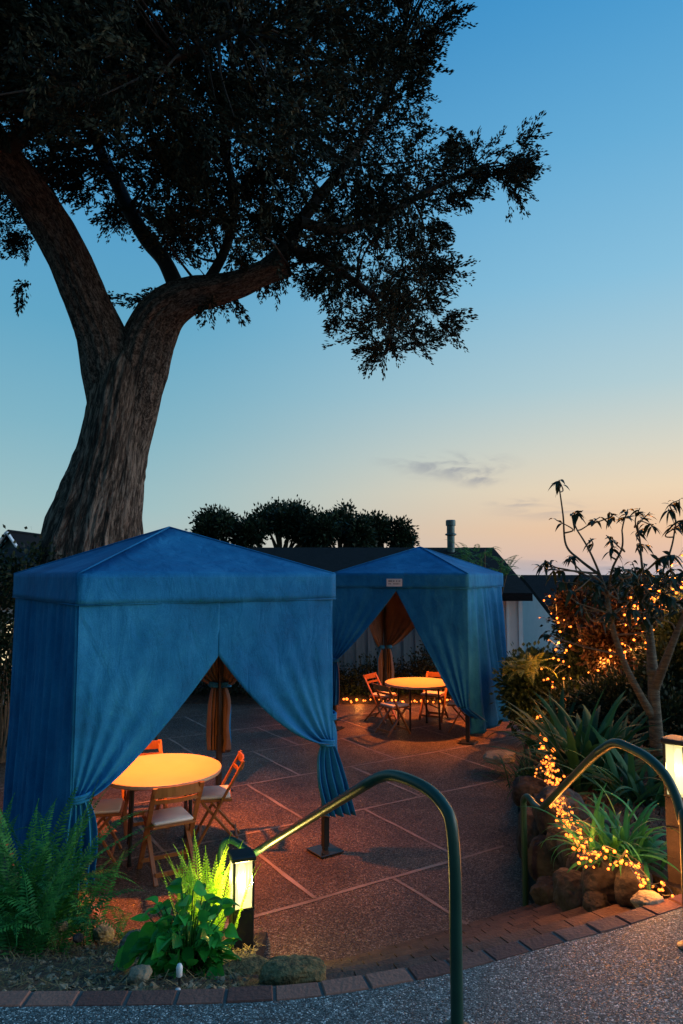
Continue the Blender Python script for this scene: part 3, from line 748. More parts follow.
# ------------------------------------------------------------------ plants
def frond_polys(base, az, elev, L, w, droop, npairs=26, seed=0, curl=0):
    """fern frond: rachis curve with pinna pairs; returns (n,4,3)"""
    out = []; pos = np.array(base, float); h_ = np.array([math.cos(az), math.sin(az), 0]); e = elev; st = L/npairs; side = np.array([-math.sin(az), math.cos(az), 0]); pts = []
    for i in range(npairs):
        t = i/npairs; d = h_*math.cos(e)+np.array([0, 0, math.sin(e)]); up = -h_*math.sin(e)+np.array([0, 0, math.cos(e)])
        wl = w*(math.sin(PI*min(1, t*.9+.14))**.7)*(1-.3*t)
        if t > .08:
            for s in (-1, 1):
                dr = unit(side*s+d*.25-up*.25+RNG.normal(size=3)*.06); q = st*.46
                out.append([pos-d*q, pos+dr*wl*.6-d*q*.8, pos+dr*wl, pos+dr*wl*.55+d*q*.9])
        out.append([pos-side*.0025, pos+side*.0025, pos+d*st+side*.0025, pos+d*st-side*.0025])
        pos = pos+d*st; e -= droop/npairs*(1+t*1.5); 
    return out
def fern(name, loc, n, L, w, m, label, group=None, elev=(.6, 1.35), droop=(.9, 1.6), spread=.06, azr=(0, 6.28), cat='fern'):
    V = []
    for i in range(n):
        az = random.uniform(*azr); l = L*random.uniform(.7, 1.1)
        b_ = np.array([random.gauss(0, spread), random.gauss(0, spread), 0])
        V += frond_polys(b_, az, random.uniform(*elev), l, w*random.uniform(.8, 1.15), random.uniform(*droop), npairs=int(l/ (w*.34))+8)
    o = npmesh(name, np.array(V), 4, m); o.location = loc
    return tag(o, label, cat, group)
def strap(name, loc, n, L, w, m, label, group=None, elev=(.6, 1.4), droop=(.6, 1.5), spread=.07, azr=(0, 6.28)):
    b = MB()
    for i in range(n):
        az = random.uniform(*azr); l = L*random.uniform(.65, 1.1); e = random.uniform(*elev); dr = random.uniform(*droop); K = 12
        p = Vector((random.gauss(0, spread), random.gauss(0, spread), -.02)); az2 = az; vs = []; ww = w*random.uniform(.8, 1.15); tw = random.uniform(-.5, .5)
        for k in range(K+1):
            t = k/K; hh = Vector((math.cos(az2), math.sin(az2), 0)); d = hh*math.cos(e)+Vector((0, 0, math.sin(e))); s = Vector((-math.sin(az2), math.cos(az2), 0)); up = d.cross(s)*-1
            s = (s*math.cos(tw*t)+up*math.sin(tw*t)); hw = ww*.5*min(1, .45+t*2.2)*(1-t**3.5)+.0006
            vs += [p-s*hw+up*hw*.35, p, p+s*hw+up*hw*.35]
            p = p+d*(l/K); e -= dr/K*(.3+1.7*t)
        fs = []
        for k in range(K): fs += [(k*3, k*3+1, k*3+4, k*3+3), (k*3+1, k*3+2, k*3+5, k*3+4)]
        b.add(vs, fs)
    o = b.build(name, m, smooth=True); o.location = loc; return tag(o, label, 'plant', group)
def leaf_poly(b, p, d, up, L, W, cup=.15, droop=.3):
    """ovate leaf as strip"""
    d = d.normalized(); s = d.cross(up).normalized(); up = s.cross(d); K = 6; vs = []
    for k in range(K+1):
        t = k/K; hw = W*.5*math.sin(PI*min(1, t**.75*.97+.02))
        c = p+d*(L*t)-Vector((0, 0, droop*L*t*t)); vs += [c-s*hw+up*hw*cup*2, c, c+s*hw+up*hw*cup*2]
    fs = []
    for k in range(K): fs += [(k*3, k*3+1, k*3+4, k*3+3), (k*3+1, k*3+2, k*3+5, k*3+4)]
    b.add(vs, fs)
# left: lime fern by the bollard and the broad-leaved plant
def bedL(px, py, d): p = P(px, py, d=d); return Vector((p.x, p.y, bed_left_z(p.x, p.y)))
g = bedL(205, 930, 4.3)
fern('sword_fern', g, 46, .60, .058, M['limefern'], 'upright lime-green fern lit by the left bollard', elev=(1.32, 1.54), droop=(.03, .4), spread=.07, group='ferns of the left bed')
o = empty('broad_leaved_plant', bedL(188, 985, 3.5), 0, 'bushy plant with glossy heart-shaped leaves in front of the lime fern', 'plant')
b = MB(); sb_ = MB()
for i in range(230):
    a = random.random()*6.28; r = random.random()**.5; hh = random.uniform(.03, .33)*(1-.35*r)*(1+.25*math.sin(a*3))
    p = Vector((math.cos(a)*r*.19*(1+.2*math.sin(a*5)), math.sin(a)*r*.17, hh*1.15)); rt = Vector((p.x*.25, p.y*.25, 0))
    sb_.tube([rt, rt.lerp(p, .6)+Vector((0, 0, .04)), p], .003, 5)
    out = Vector((math.cos(a), math.sin(a), random.uniform(-.3, .5))); 
    leaf_poly(b, p, out+Vector((random.gauss(0, .7), random.gauss(0, .7)-.15, random.gauss(.2, .4))), Vector((random.gauss(0, .6), random.gauss(-.2, .6), 1)), random.uniform(.05, .105), random.uniform(.04, .08), random.uniform(.05, .3), random.uniform(.1, .6))
for px, py, L in ((146, 935, .14), (136, 948, .13), (158, 925, .12)):
    p = P(px, py, d=3.6)-o.location; leaf_poly(b, p, Vector((-.6, -.5, -.3)), Vector((0, -.6, .8)), L, L*.85, .1, .4); sb_.tube([Vector((0, 0, .05)), p*.6+Vector((0, 0, .06)), p], .003, 5)
b.build('leaves', M['broad'], o, True); sb_.build('stems', M['fern'], o, True)
# tall dark-green ferns at far left
for px, py, d, L, nn, lab in ((12, 885, 4.6, 1.05, 34, 'tall green sword fern at the left edge'), (38, 893, 4.8, 1.0, 36, 'tall green sword fern against the tent corner'),
                          (-25, 870, 5.0, 1.0, 24, 'green sword fern cut by the left edge of the photo'), (66, 905, 4.75, .66, 20, 'lower green sword fern at the tied curtain tail'),
                          (30, 915, 4.2, .62, 20, 'small arching fern at the front of the tall ferns')):
    fern('sword_fern', bedL(px, py, d), nn, L, .075, M['fern'], lab, 'ferns of the left bed', elev=(1.0, 1.53), droop=(.2, 1.3), spread=.1)
fern('sword_fern', bedL(112, 892, 5.0), 14, .4, .05, M['fern'], 'sparse dark feathery fern on the paving edge under the table', 'ferns of the left bed', elev=(.5, 1.2))
# garden stake with white cap
s0 = bedL(179, 990, 2.95); zt = P(180, 964, d=2.95).z-s0.z
o = empty('garden_stake', s0, 0, 'small white-capped garden stake in front of the broad-leaved plant', 'garden stake')
b = MB(); b.tube([(0, 0, -.05), (.002, 0, zt-.02)], .005, 8); b.build('rod', M['black'], o)
b = MB(); b.lathe([(.006, zt-.05), (.012, zt-.045), (.013, zt-.012), (.008, zt)], 14); b.build('cap', M['whiteplastic'], o, True)
b = MB(); b.lathe([(.01, .0), (.014, .004), (.01, .018)], 12, (0, -.02, .005)); b.build('base', M['whiteplastic'], o, True)

def bedR(px, d, py=800): p = P(px, py, d=d); return Vector((p.x, p.y, bed_right_z(p.x, p.y)))
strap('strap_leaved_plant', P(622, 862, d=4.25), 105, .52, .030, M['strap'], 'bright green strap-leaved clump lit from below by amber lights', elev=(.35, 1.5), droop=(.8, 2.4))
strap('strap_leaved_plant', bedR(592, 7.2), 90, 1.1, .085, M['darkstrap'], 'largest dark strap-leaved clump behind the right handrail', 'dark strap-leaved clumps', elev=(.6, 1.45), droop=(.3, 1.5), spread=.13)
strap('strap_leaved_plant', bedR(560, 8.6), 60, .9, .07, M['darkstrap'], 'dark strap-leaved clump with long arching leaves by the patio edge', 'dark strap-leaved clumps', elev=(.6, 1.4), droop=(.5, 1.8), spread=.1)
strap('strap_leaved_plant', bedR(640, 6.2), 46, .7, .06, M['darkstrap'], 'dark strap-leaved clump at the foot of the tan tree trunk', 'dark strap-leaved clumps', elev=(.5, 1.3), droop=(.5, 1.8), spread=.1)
strap('grassy_clump', P(530, 785, d=7.4), 120, .55, .014, M['darkstrap'], 'fine-leaved dark clump spilling over the left end of the stone wall', elev=(.3, 1.45), droop=(.8, 2.0), spread=.1)
strap('grassy_clump', P(575, 745, d=7.9), 60, .45, .016, M['darkstrap'], 'fine-leaved clump between the dark strap-leaved clumps', elev=(.4, 1.4), droop=(.8, 2.0), spread=.15)

# ---- leafy blobs: bushes / trees
def blob_leaves(blobs, n, L, W, droop=.1, shell=.55, updir=.3, clump=14, cr=.13):
    """clumped leaves in ellipsoid blobs [(centre, (rx,ry,rz))]"""
    C = []; D = []
    vol = np.array([r[0]*r[1]*r[2] for _, r in blobs])**.67; cnt = (n/clump*vol/vol.sum()).astype(int)+1
    for (c, r), k in zip(blobs, cnt):
        d = unit(RNG.normal(size=(k, 3))); rad = (shell+(1-shell)*RNG.random((k, 1))**.7)*(1+.12*RNG.normal(size=(k, 1)))
        cc = np.array(c)+d*rad*np.array(r)
        q = np.repeat(cc, clump, 0); dd = np.repeat(d, clump, 0)
        jit = RNG.normal(size=q.shape)*cr; C.append(q+jit); D.append(dd*.6+unit(jit)*1.0+np.array([0, 0, updir])+RNG.normal(size=q.shape)*.3)
    C = np.concatenate(C); D = np.concatenate(D); k = len(C)
    return leaves(C, D, L*RNG.uniform(.6, 1.2, k), W*RNG.uniform(.7, 1.2, k), droop)
def bush(name, base, blobs, n, L, W, m, label, group=None, stems=4, cat='shrub', clump=14, cr=.1, shell=.5):
    base = Vector(base); o = empty(name, base, 0, label, cat, group)
    bl = [(Vector(c)-base, r) for c, r in blobs]
    V = blob_leaves([(tuple(c), r) for c, r in bl], n, L, W, clump=clump, cr=cr, shell=shell); npmesh('foliage', V, 4, m, o)
    b = MB()
    for c, r in bl:
        for k in range(stems):
            e = c+Vector((random.uniform(-.6, .6)*r[0], random.uniform(-.6, .6)*r[1], random.uniform(-.3, .6)*r[2]))
            s0 = Vector((random.gauss(0, .06), random.gauss(0, .06), -.05)); mid = s0.lerp(e, .5)+Vector((random.gauss(0, .08), random.gauss(0, .08), .05))
            pp, rr = smooth_path([s0, mid, e], 5, [.022, .014, .005]); b.tube(pp, rr, 6)
    b.build('stems', M['twig'], o, True); return o
# right-hand background shrubs
def pb_(px, py, d, rpx, rz=None):
    p = P(px, py, d=d); r = rpx*d/705; return (tuple(p), (r, r*.8, (rz or rpx)*d/705))
SHR = [
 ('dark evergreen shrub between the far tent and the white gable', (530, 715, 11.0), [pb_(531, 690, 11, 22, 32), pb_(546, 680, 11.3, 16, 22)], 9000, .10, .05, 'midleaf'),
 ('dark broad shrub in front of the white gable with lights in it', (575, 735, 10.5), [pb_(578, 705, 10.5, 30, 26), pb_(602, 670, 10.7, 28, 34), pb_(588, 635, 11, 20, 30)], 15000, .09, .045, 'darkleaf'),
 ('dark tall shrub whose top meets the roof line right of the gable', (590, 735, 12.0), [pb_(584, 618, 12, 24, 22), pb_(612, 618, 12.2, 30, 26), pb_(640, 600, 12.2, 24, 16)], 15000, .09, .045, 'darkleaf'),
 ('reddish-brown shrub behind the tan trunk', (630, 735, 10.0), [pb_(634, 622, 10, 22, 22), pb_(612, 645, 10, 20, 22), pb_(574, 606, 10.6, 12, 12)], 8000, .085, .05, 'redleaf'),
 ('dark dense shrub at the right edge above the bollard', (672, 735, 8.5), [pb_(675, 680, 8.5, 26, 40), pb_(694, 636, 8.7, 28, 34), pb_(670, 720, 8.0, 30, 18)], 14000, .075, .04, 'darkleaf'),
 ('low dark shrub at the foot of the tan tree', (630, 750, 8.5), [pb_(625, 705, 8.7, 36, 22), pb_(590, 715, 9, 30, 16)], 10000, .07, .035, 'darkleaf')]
for lab, (bx, by, bd), bl, n, L, W, m in SHR:
    p = P(bx, by, d=bd); base = (p.x, p.y, bed_right_z(p.x, p.y)); bush('shrub', base, bl, n, L, W, M[m], lab, 'shrubs of the right-hand bed')
p = P(526, 672, d=10.0); fern('palm_like_fern', p, 30, .52, .10, M['yellowfern'], 'yellow-green feathery plant in front of the white gable', elev=(.3, 1.3), droop=(.6, 1.4), cat='plant')
# low shrubs in front of the board wall
for i, (x, w_) in enumerate(((-3.6, .9), (-2.0, .8), (-.6, .8), (.7, .7), (2.0, .7), (3.3, .7), (4.6, .8))):
    bush('low_shrub', (x, 14.75, .1), [((x, 14.75, .42+.1*math.sin(i*2)), (w_, .3, .36))], 3500, .07, .04, M['darkleaf'], 'low dark shrub along the grey board wall, %s in the row' % ['leftmost', 'second from the left', 'third from the left', 'middle one', 'third from the right', 'second from the right', 'rightmost'][i], 'low shrubs along the back wall', stems=5)
bush('low_shrub', (1.9, 14.4, .1), [((1.9, 14.4, .85), (.22, .2, .5))], 1600, .06, .03, M['darkleaf'], 'narrow dark shrub against the grey boards seen through the far tent', 'low shrubs along the back wall')
# fern-like tree behind the far tent roof
p = P(481, 590, d=14.3)
o = empty('feathery_tree', (p.x, p.y, .1), 0, 'bright green feathery tree rising behind the far tent roof', 'tree')
b = MB()
V = []
for i in range(64):
    bx = random.uniform(-.5, .55); bz = 2.5+random.uniform(0, .5)-.3*abs(bx); az = random.uniform(0, 6.28) if i % 2 else (0 if bx > 0 else PI)
    V += frond_polys(np.array([bx, random.uniform(-.25, .25), bz]), az, random.uniform(.3, 1.3), random.uniform(.35, .6), .09, random.uniform(.5, 1.3), 18)
    if i % 5 == 0: b.tube(smooth_path([(0, 0, -.1), (bx*.3, 0, 1.1), (bx, 0, bz+.05)], 4), .014, 6)
npmesh('crown', np.array(V), 4, leafmat('bright_frond', (.035, .13, .035), (.10, .27, .07), .4), o); b.build('trunk', M['twig'], o, True)

# ------------------------------------------------------------------ branching small trees
def skeleton_tree(name, label, limbs, tips, d0, base, m_bark, m_leaf, rosL, per=11, cat='tree', leafW=.32):
    base = Vector(base); o = empty(name, base, 0, label, cat); b = MB(); nodes = []
    for pts, rad in limbs:
        P3 = [P(x, y, d=d)-base for x, y, d in pts]; pp, rr = smooth_path(P3, 7, rad); b.tube(pp, rr, 12, wob=.12, seed=len(nodes)); nodes += list(zip(pp, rr))
    b.build('trunk', m_bark, o, True); tb = MB(); lb = MB()
    for (x, y, d, k) in tips:
        t = P(x, y, d=d)-base; cand = [(p, r) for p, r in nodes if p.z < t.z-.12 and r < .05] or nodes
        s, r = min(cand, key=lambda c: (c[0]-t).length+abs(c[0].z-t.z)*.15)
        mid = s.lerp(t, .55)+Vector((random.gauss(0, .07), random.gauss(0, .07), random.gauss(.0, .05)))
        pp, rr = smooth_path([s, mid, t], 6, [min(r, .011), .007, .004]); tb.tube(pp, rr, 7); nodes += list(zip(pp, rr))
        ax = (t-mid).normalized()
        for q in range(int(per*k)):
            a = random.random()*6.28; el = random.uniform(-.9, .6); dr = Vector((math.cos(a)*math.cos(el), math.sin(a)*math.cos(el), math.sin(el)))+ax*.35
            leaf_poly(lb, t-ax*random.uniform(0, .11), dr, Vector((random.gauss(0, .3), random.gauss(0, .3), 1)), rosL*random.uniform(.7, 1.15), rosL*leafW*random.uniform(.8, 1.2), .1, random.uniform(.3, .9))
    tb.build('twigs', M['twig'], o, True); lb.build('crown', m_leaf, o, True); return o
D = 7.0
base = P(657, 770, d=D); base.z = bed_right_z(base.x, base.y)-.05
limbs = [([(660, 785, D), (657, 745, D), (654, 705, D), (653, 668, D)], [.085, .068, .06, .052]),
         ([(656, 722, D), (640, 695, 6.95), (625, 665, 6.9), (613, 630, 6.85), (607, 598, 6.8), (600, 575, 6.8), (588, 548, 6.8), (577, 530, 6.85)], [.048, .036, .030, .026, .021, .012, .009, .007]),
         ([(653, 675, D), (650, 635, 7.1), (647, 595, 7.2), (642, 565, 7.2), (640, 540, 7.2)], [.06, .036, .02, .012, .008]),
         ([(654, 690, D), (668, 655, 6.8), (680, 625, 6.7), (700, 580, 6.6), (715, 540, 6.6)], [.05, .036, .026, .016, .009]),
         ([(607, 600, 6.8), (612, 570, 6.7), (622, 548, 6.6), (622, 530, 6.6)], [.016, .011, .009, .007]),
         ([(600, 575, 6.8), (580, 560, 6.9), (566, 545, 7), (563, 515, 7), (559, 486, 7)], [.015, .012, .010, .008, .006]),
         ([(647, 600, 7.2), (663, 570, 7.3), (672, 545, 7.3), (676, 520, 7.3)], [.016, .011, .009, .007])]
tips = [(559, 480, 7, 1.3), (582, 512, 6.9, 1.2), (556, 520, 7, .4), (600, 517, 6.8, 1), (609, 512, 6.8, .8), (628, 509, 6.6, 1.4), (640, 508, 7, 1.2), (650, 512, 7.1, 1), (668, 510, 7.3, 1), (680, 500, 7.2, 1.2),
        (676, 522, 7.2, 1.2), (655, 527, 7.1, 1.2), (606, 535, 6.7, 1.1), (612, 545, 6.6, 1), (590, 538, 6.9, .6), (640, 530, 7.2, 1), (664, 558, 7, 1.5), (675, 555, 6.9, 1.6), (684, 570, 6.8, 1.5), (660, 575, 7.1, 1.4),
        (545, 560, 6.9, 1.2), (552, 570, 6.8, 1.2), (538, 566, 7, 1), (568, 562, 6.8, 1.4), (580, 572, 6.8, 1.5), (592, 582, 6.7, 1.5), (560, 582, 6.8, 1), (620, 575, 6.7, 1), (645, 545, 7.3, 1), (690, 545, 6.7, 1.6),
        (640, 590, 6.9, 1.3), (652, 612, 6.9, 1.3), (672, 600, 6.7, 1.5), (600, 600, 6.9, 1.2), (586, 596, 7.0, 1.3), (632, 562, 6.8, 1), (543, 633, 7.5, 1.0), (670, 580, 7.2, 1.6), (683, 600, 7.1, 1.5), (690, 520, 7, 1.4)]
for _ in range(46):
    a_, r_ = random.random()*6.28, random.random()**.5; tips.append((632+math.cos(a_)*r_*62, 592+math.sin(a_)*r_*32, random.uniform(6.5, 7.4), random.uniform(.5, 1.2)))
skeleton_tree('ornamental_tree', 'small multi-stemmed tree with tan ringed bark and drooping leaf whorls at right', limbs, tips, D, base, M['smoothbark'], M['darkleaf'], .115, per=9, leafW=.34)

# ---- trees beyond the house roof, centre left
def round_tree(label, px0, px1, ytop, ybot, d, n, seed):
    random.seed(seed); cx = (px0+px1)/2; w = (px1-px0)/2; p = P(cx, 574, d=d); base = Vector((p.x, p.y, 0)); o = empty('background_tree', base, 0, label, 'tree', 'trees behind the dark roof')
    bl = []; hh = ybot-ytop
    for k in range(24):
        x = cx+random.uniform(-.9, .9)*w; fx = abs(x-cx)/w; rr_ = random.uniform(.13, .24); y = ytop+hh*(.12+.5*random.random()+.5*fx*fx); bl.append((tuple(P(x, y, d=d+random.uniform(-.9, .9))-base), (w*rr_*d/705,)*2+(hh*rr_*.75*d/705,)))
    npmesh('crown', blob_leaves(bl, n, .15, .07, clump=9, cr=.11, shell=.25), 4, M['darkleaf'], o)
    b = MB(); fork = P(cx, ybot+12, d=d)-base
    pp, rr = smooth_path([(0, 0, -.2), fork*.5+Vector((.1, 0, 0)), fork], 6, [.16, .12, .1]); b.tube(pp, rr, 10)
    for c, r in bl:
        pp, rr = smooth_path([fork, fork.lerp(Vector(c), .5)+Vector((random.gauss(0, .1), 0, -.05)), Vector(c)], 5, [.06, .04, .015]); b.tube(pp, rr, 6)
    b.build('trunk', M['twig'], o, True)
round_tree('leftmost dark round-crowned tree showing above the near tent roof', 188, 262, 508, 548, 22, 9000, 1)
round_tree('tallest dark round-crowned tree in the row above the dark roof', 238, 322, 497, 550, 22.6, 13000, 2)
round_tree('dark tree with a flat crown second from the right above the dark roof', 305, 372, 505, 550, 22, 10000, 3)
round_tree('rightmost dark open-crowned tree beside the far tent peak', 350, 412, 512, 552, 23, 7500, 4)
random.seed(11)

# ------------------------------------------------------------------ hedge far left with a lit window behind
bl = [pb_(-5, 610, 10, 20, 40), pb_(2, 660, 9.8, 20, 40), pb_(-30, 640, 10, 30, 70), pb_(22, 575, 10.2, 22, 18), pb_(40, 565, 10.4, 14, 14), pb_(-20, 570, 10.3, 26, 22), pb_(-80, 620, 10, 50, 70)]
p = P(0, 700, d=10); bush('tall_hedge', (p.x, p.y, 0), bl, 10500, .09, .05, M['darkleaf'], 'tall dark hedge at the left edge with light sparkling through it', cat='hedge', stems=7, clump=10, cr=.13, shell=.3)

# ------------------------------------------------------------------ houses
def prism(b, pts, y0, y1, mi=0):     # pts in xz, extruded along y
    n = len(pts); vs = [(x, y0, z) for x, z in pts]+[(x, y1, z) for x, z in pts]
    b.add(vs, [tuple(range(n)), tuple(range(2*n-1, n-1, -1))]+[(i, (i+1) % n, n+(i+1) % n, n+i)[::-1] for i in range(n)], mi)
def slab(b, a, c, d, e, t=.12, mi=0):
    nrm = (Vector(c)-Vector(a)).cross(Vector(d)-Vector(a)).normalized()*t; q = [Vector(v) for v in (a, c, d, e)]
    vs = q+[v-nrm for v in q]; b.add(vs, [(0, 1, 2, 3), (7, 6, 5, 4), (0, 4, 5, 1), (1, 5, 6, 2), (2, 6, 7, 3), (3, 7, 4, 0)], mi)
# house 1: long roof, ridge parallel to the picture
rg = P(493, 547.5, d=18.9); ev = P(533, 593, d=15.1); XR = (rg.x+ev.x)/2
h1 = empty('garden_house', (0, 15.6, 0), 0, 'low grey-boarded house with a long dark roof behind the far tent', 'house')
b = MB(); slab(b, (-9, 15.1-15.6, ev.z), (XR, 15.1-15.6, ev.z), (XR, 18.9-15.6, rg.z), (-9, 18.9-15.6, rg.z)); slab(b, (-9, 18.9-15.6, rg.z), (XR, 18.9-15.6, rg.z), (XR, 7.2, ev.z), (-9, 7.2, ev.z)); ro = b.build('roof', M['shingle'], h1)
b = MB(); b.box((-9/2+XR/2, -.52, ev.z-.09), (XR+9-.02, .03, .16)); b.build('fascia', M['shingle'], ro)
XW = P(523, 620, d=15.5).x; b = MB(); b.box(((-8.6+XW-1.0)/2, .1, ev.z/2-.1), (XW-1.0+8.6, .2, ev.z+.05))
x = -8.5
while x < XW-1.05: b.box((x, -.012, ev.z/2-.1), (.03, .024, ev.z)); x += .26
b.build('board_wall', M['siding'], h1)
b = MB(); b.box((XW-.5, .1, ev.z/2-.1), (1.0, .22, ev.z+.05)); prism(b, [(XW, -.2), (XW, ev.z+.05), (XW-.001-0.1, ev.z+.05), (XW-.1, -.2)], .0, 6.5); b.build('plaster_wall', M['plaster'], h1)
b = MB(); b.box((XW-.03, -.012, ev.z/2-.1), (.09, .03, ev.z)); b.box((XW-.32, -.014, ev.z/2-.1), (.05, .03, ev.z)); b.build('corner_trim', M['white'], h1)
cp = P(451, 548, d=18.5); b = MB(); zt = P(451, 520, d=18.5).z
b.lathe([(.10, cp.z-.5), (.10, zt-.42), (.15, zt-.4), (.15, zt-.37), (.105, zt-.35), (.105, zt-.16), (.13, zt-.15), (.13, zt-.02), (.11, zt)], 20, (cp.x, 18.5-15.6, 0)); b.build('chimney', M['galv'], ro)
# house 2: white gable end seen from its left
x2 = 6.2; r2p = P(526, 575, d=24); e2p = P(568, 628, d=19.6); h2 = empty('white_house', ((r2p.x+e2p.x)/2, 19.6, 0), 0, 'white-walled house with a dark roof sloping to the right of the far tent', 'house')
b = MB(); 
rz_, ez_ = r2p.z, e2p.z; xx = 0
slab(b, (xx-.15, -.3, ez_-.1), (9, -.3, ez_-.1), (9, 4.4, rz_), (xx-.15, 4.4, rz_), .14); slab(b, (xx-.15, 4.4, rz_), (9, 4.4, rz_), (9, 9, ez_-.1), (xx-.15, 9, ez_-.1), .14); b.build('roof', M['shingle'], h2)
b = MB(); vs = [(.05, 0, -3), (.05, 8.8, -3), (.05, 8.8, ez_-.2), (.05, 4.4, rz_-.2), (.05, 0, ez_-.2)]; vs2 = [(v[0]+.2, v[1], v[2]) for v in vs]
b.add(vs+vs2, [(0, 1, 2, 3, 4), (9, 8, 7, 6, 5), (0, 5, 6, 1), (1, 6, 7, 2), (2, 7, 8, 3), (3, 8, 9, 4), (4, 9, 5, 0)]); b.box((4.5, .1, ez_/2-1.5), (8.4, .2, ez_+2.6)); b.build('wall', M['white'], h2)
# left houses behind the hedge
def gable_house(label, apx, apy, halfpx, dropx, d, wallm, trimm, depth=8, lit=False, rz=0):
    a = P(apx, apy, d=d); s = d/705; o = empty('neighbour_house', (a.x, a.y, 0), rz, label, 'house', 'neighbouring houses at the left'); hw = halfpx*s; dz = dropx*s
    b = MB(); slab(b, (0, -.3, a.z), (0, depth, a.z), (-hw-.3, depth, a.z-dz-.25), (-hw-.3, -.3, a.z-dz-.25)[:3], .12); slab(b, (0, depth, a.z), (0, -.3, a.z), (hw+.3, -.3, a.z-dz-.25), (hw+.3, depth, a.z-dz-.25), .12); b.build('roof', M['shingle'], o)
    b = MB(); prism(b, [(-hw, -.5), (hw, -.5), (hw, a.z-dz-.15), (0, a.z-.14), (-hw, a.z-dz-.15)], 0, depth-.2); b.build('wall', wallm, o)
    b = MB()
    for sg in (-1, 1): b.bar((0, -.33, a.z-.1), (sg*(hw+.28), -.33, a.z-dz-.33), .06, .30, up=(0, 1, 0))
    b.build('bargeboard', trimm, o); return o, a, hw, dz
o, a, hw, dz = gable_house('neighbouring house with a white-trimmed gable at the left edge', 12, 530, 24, 38, 26, M['galv'], M['white'])
gable_house('dark hipped neighbouring roof between the gable and the big trunk', 42, 534, 34, 18, 30, M['shingle'], M['shingle'])
wp = P(4, 640, d=13.5); o = empty('garden_shed', (wp.x-.45, 13.5, 0), 0, 'shed with a lit cream window glimpsed through the left hedge', 'shed')
b = MB(); b.box((0, .9, 1.0), (3.2, 1.6, 2.0)); b.build('wall', M['plaster'], o)
b = MB(); prism(b, [(-1.75, 2.0), (1.75, 2.0), (0, 2.45)], 0, 1.85); b.build('roof', M['shingle'], o)
b = MB(); b.box((.35, .085, 1.25), (1.5, .04, .9)); w = b.build('window', M['white'], o); b = MB(); b.box((0.0, .062, 1.25), (.66, .01, .8)); b.box((.7, .062, 1.25), (.66, .01, .8)); b.build('pane', M['window_glow'], w)

# ------------------------------------------------------------------ string lights
def bulb_mesh():
    b = MB(); b.lathe([(.003, -.012), (.009, -.007), (.0115, 0), (.009, .008), (.003, .013)], 8); return b
BM = None
def string_light(name, pts, n, jit, label, lights, power, scale=1.0, wire=True, seed=0):
    global BM
    random.seed(seed); o = empty(name, pts[0], 0, label, 'string lights', 'amber string lights'); pp = smooth_path(pts, 10); base = Vector(pts[0])
    rs = resample(pp, max(.01, sum((a-b_).length for a, b_ in zip(pp[:-1], pp[1:]))/n)); w = []
    for i, p in enumerate(rs[:n]):
        q = p-base+Vector((random.gauss(0, jit), random.gauss(0, jit), random.gauss(0, jit*.8))); w.append(q+Vector((0, 0, .016*scale)))
        if BM is None: c = bulb_mesh().build('bulb', M['bulb'], o, True); BM = c.data
        else: c = bpy.data.objects.new('bulb', BM); COL.objects.link(c); c.parent = o
        c.location = q; c.scale = (scale*random.uniform(.55, 1.35),)*3; c.rotation_euler = (random.random()*3, random.random()*3, 0)
    if wire:
        b = MB(); b.tube(smooth_path(w, 3), .0022, 5); b.build('wire', M['black'], o)
    for k in range(lights):
        q = rs[min(len(rs)-1, int((k+.5)/lights*len(rs)))]; ld = bpy.data.lights.new('string_glow', 'POINT'); ld.energy = power; ld.color = (1, .33, .06); ld.shadow_soft_size = .05
        lo = bpy.data.objects.new('string_glow', ld); COL.objects.link(lo); lo.parent = o; lo.location = q-base+Vector((0, -.03, .06))
    return o
ft = [P(547, 758, d=6.95), P(552, 785, d=6.0), P(558, 806, d=5.3)]
string_light('string_lights', ft, 85, .045, 'dense amber string lights running down the stone wall above the handrail', 5, 3.2, .95, seed=1)
ft = [P(557, 802, d=5.3), P(567, 826, d=4.7), P(579, 845, d=4.3), P(592, 857, d=3.98), P(600, 853, d=3.9)]
string_light('string_lights', ft, 98, .036, 'dense amber string lights below the handrail, left of the bright strap-leaved clump', 5, 2.6, .72, seed=9)
ft = [P(600, 852, d=3.9), P(618, 860, d=3.86), P(636, 866, d=3.8), P(646, 880, d=3.72), P(662, 893, d=3.62)]
string_light('string_lights', ft, 60, .03, 'amber string lights at the foot of the bright strap-leaved clump', 4, 2.6, .68, seed=2)
ft = [P(528, 706, d=12.3), P(538, 713, d=11.4), P(543, 728, d=9.6), P(545, 745, d=8.2), P(547, 762, d=7.3)]
string_light('string_lights', ft, 36, .05, 'thin upper run of amber string lights along the patio edge', 4, 4, 1.7, seed=3)
ft = [Vector((x, 14.25+.05*math.sin(x*3), .07)) for x in (-.9, 0, .6, 1.2, 1.8, 2.4)]
string_light('string_lights', ft, 40, .03, 'amber string lights along the back edge of the patio behind the far tent', 4, 5, 1.9, seed=4)
ft = [P(556, 600, d=10.2), P(560, 640, d=10.0), P(552, 668, d=9.9), P(570, 690, d=9.8), P(585, 700, d=9.7), P(600, 672, d=9.8), P(612, 650, d=9.7)]
string_light('string_lights', ft, 55, .11, 'amber string lights wound through the shrub by the white gable', 5, 14, 1.1, seed=5)
ft = [P(625, 672, d=9.3), P(640, 640, d=9.3), P(630, 610, d=9.3), P(655, 590, d=9.0), P(668, 610, d=8.3), P(680, 590, d=8.2), P(672, 560, d=8.3)]
string_light('string_lights', ft, 95, .13, 'amber string lights wound through the shrubs behind the tan trunk', 6, 24, 1.15, seed=6)
random.seed(21)

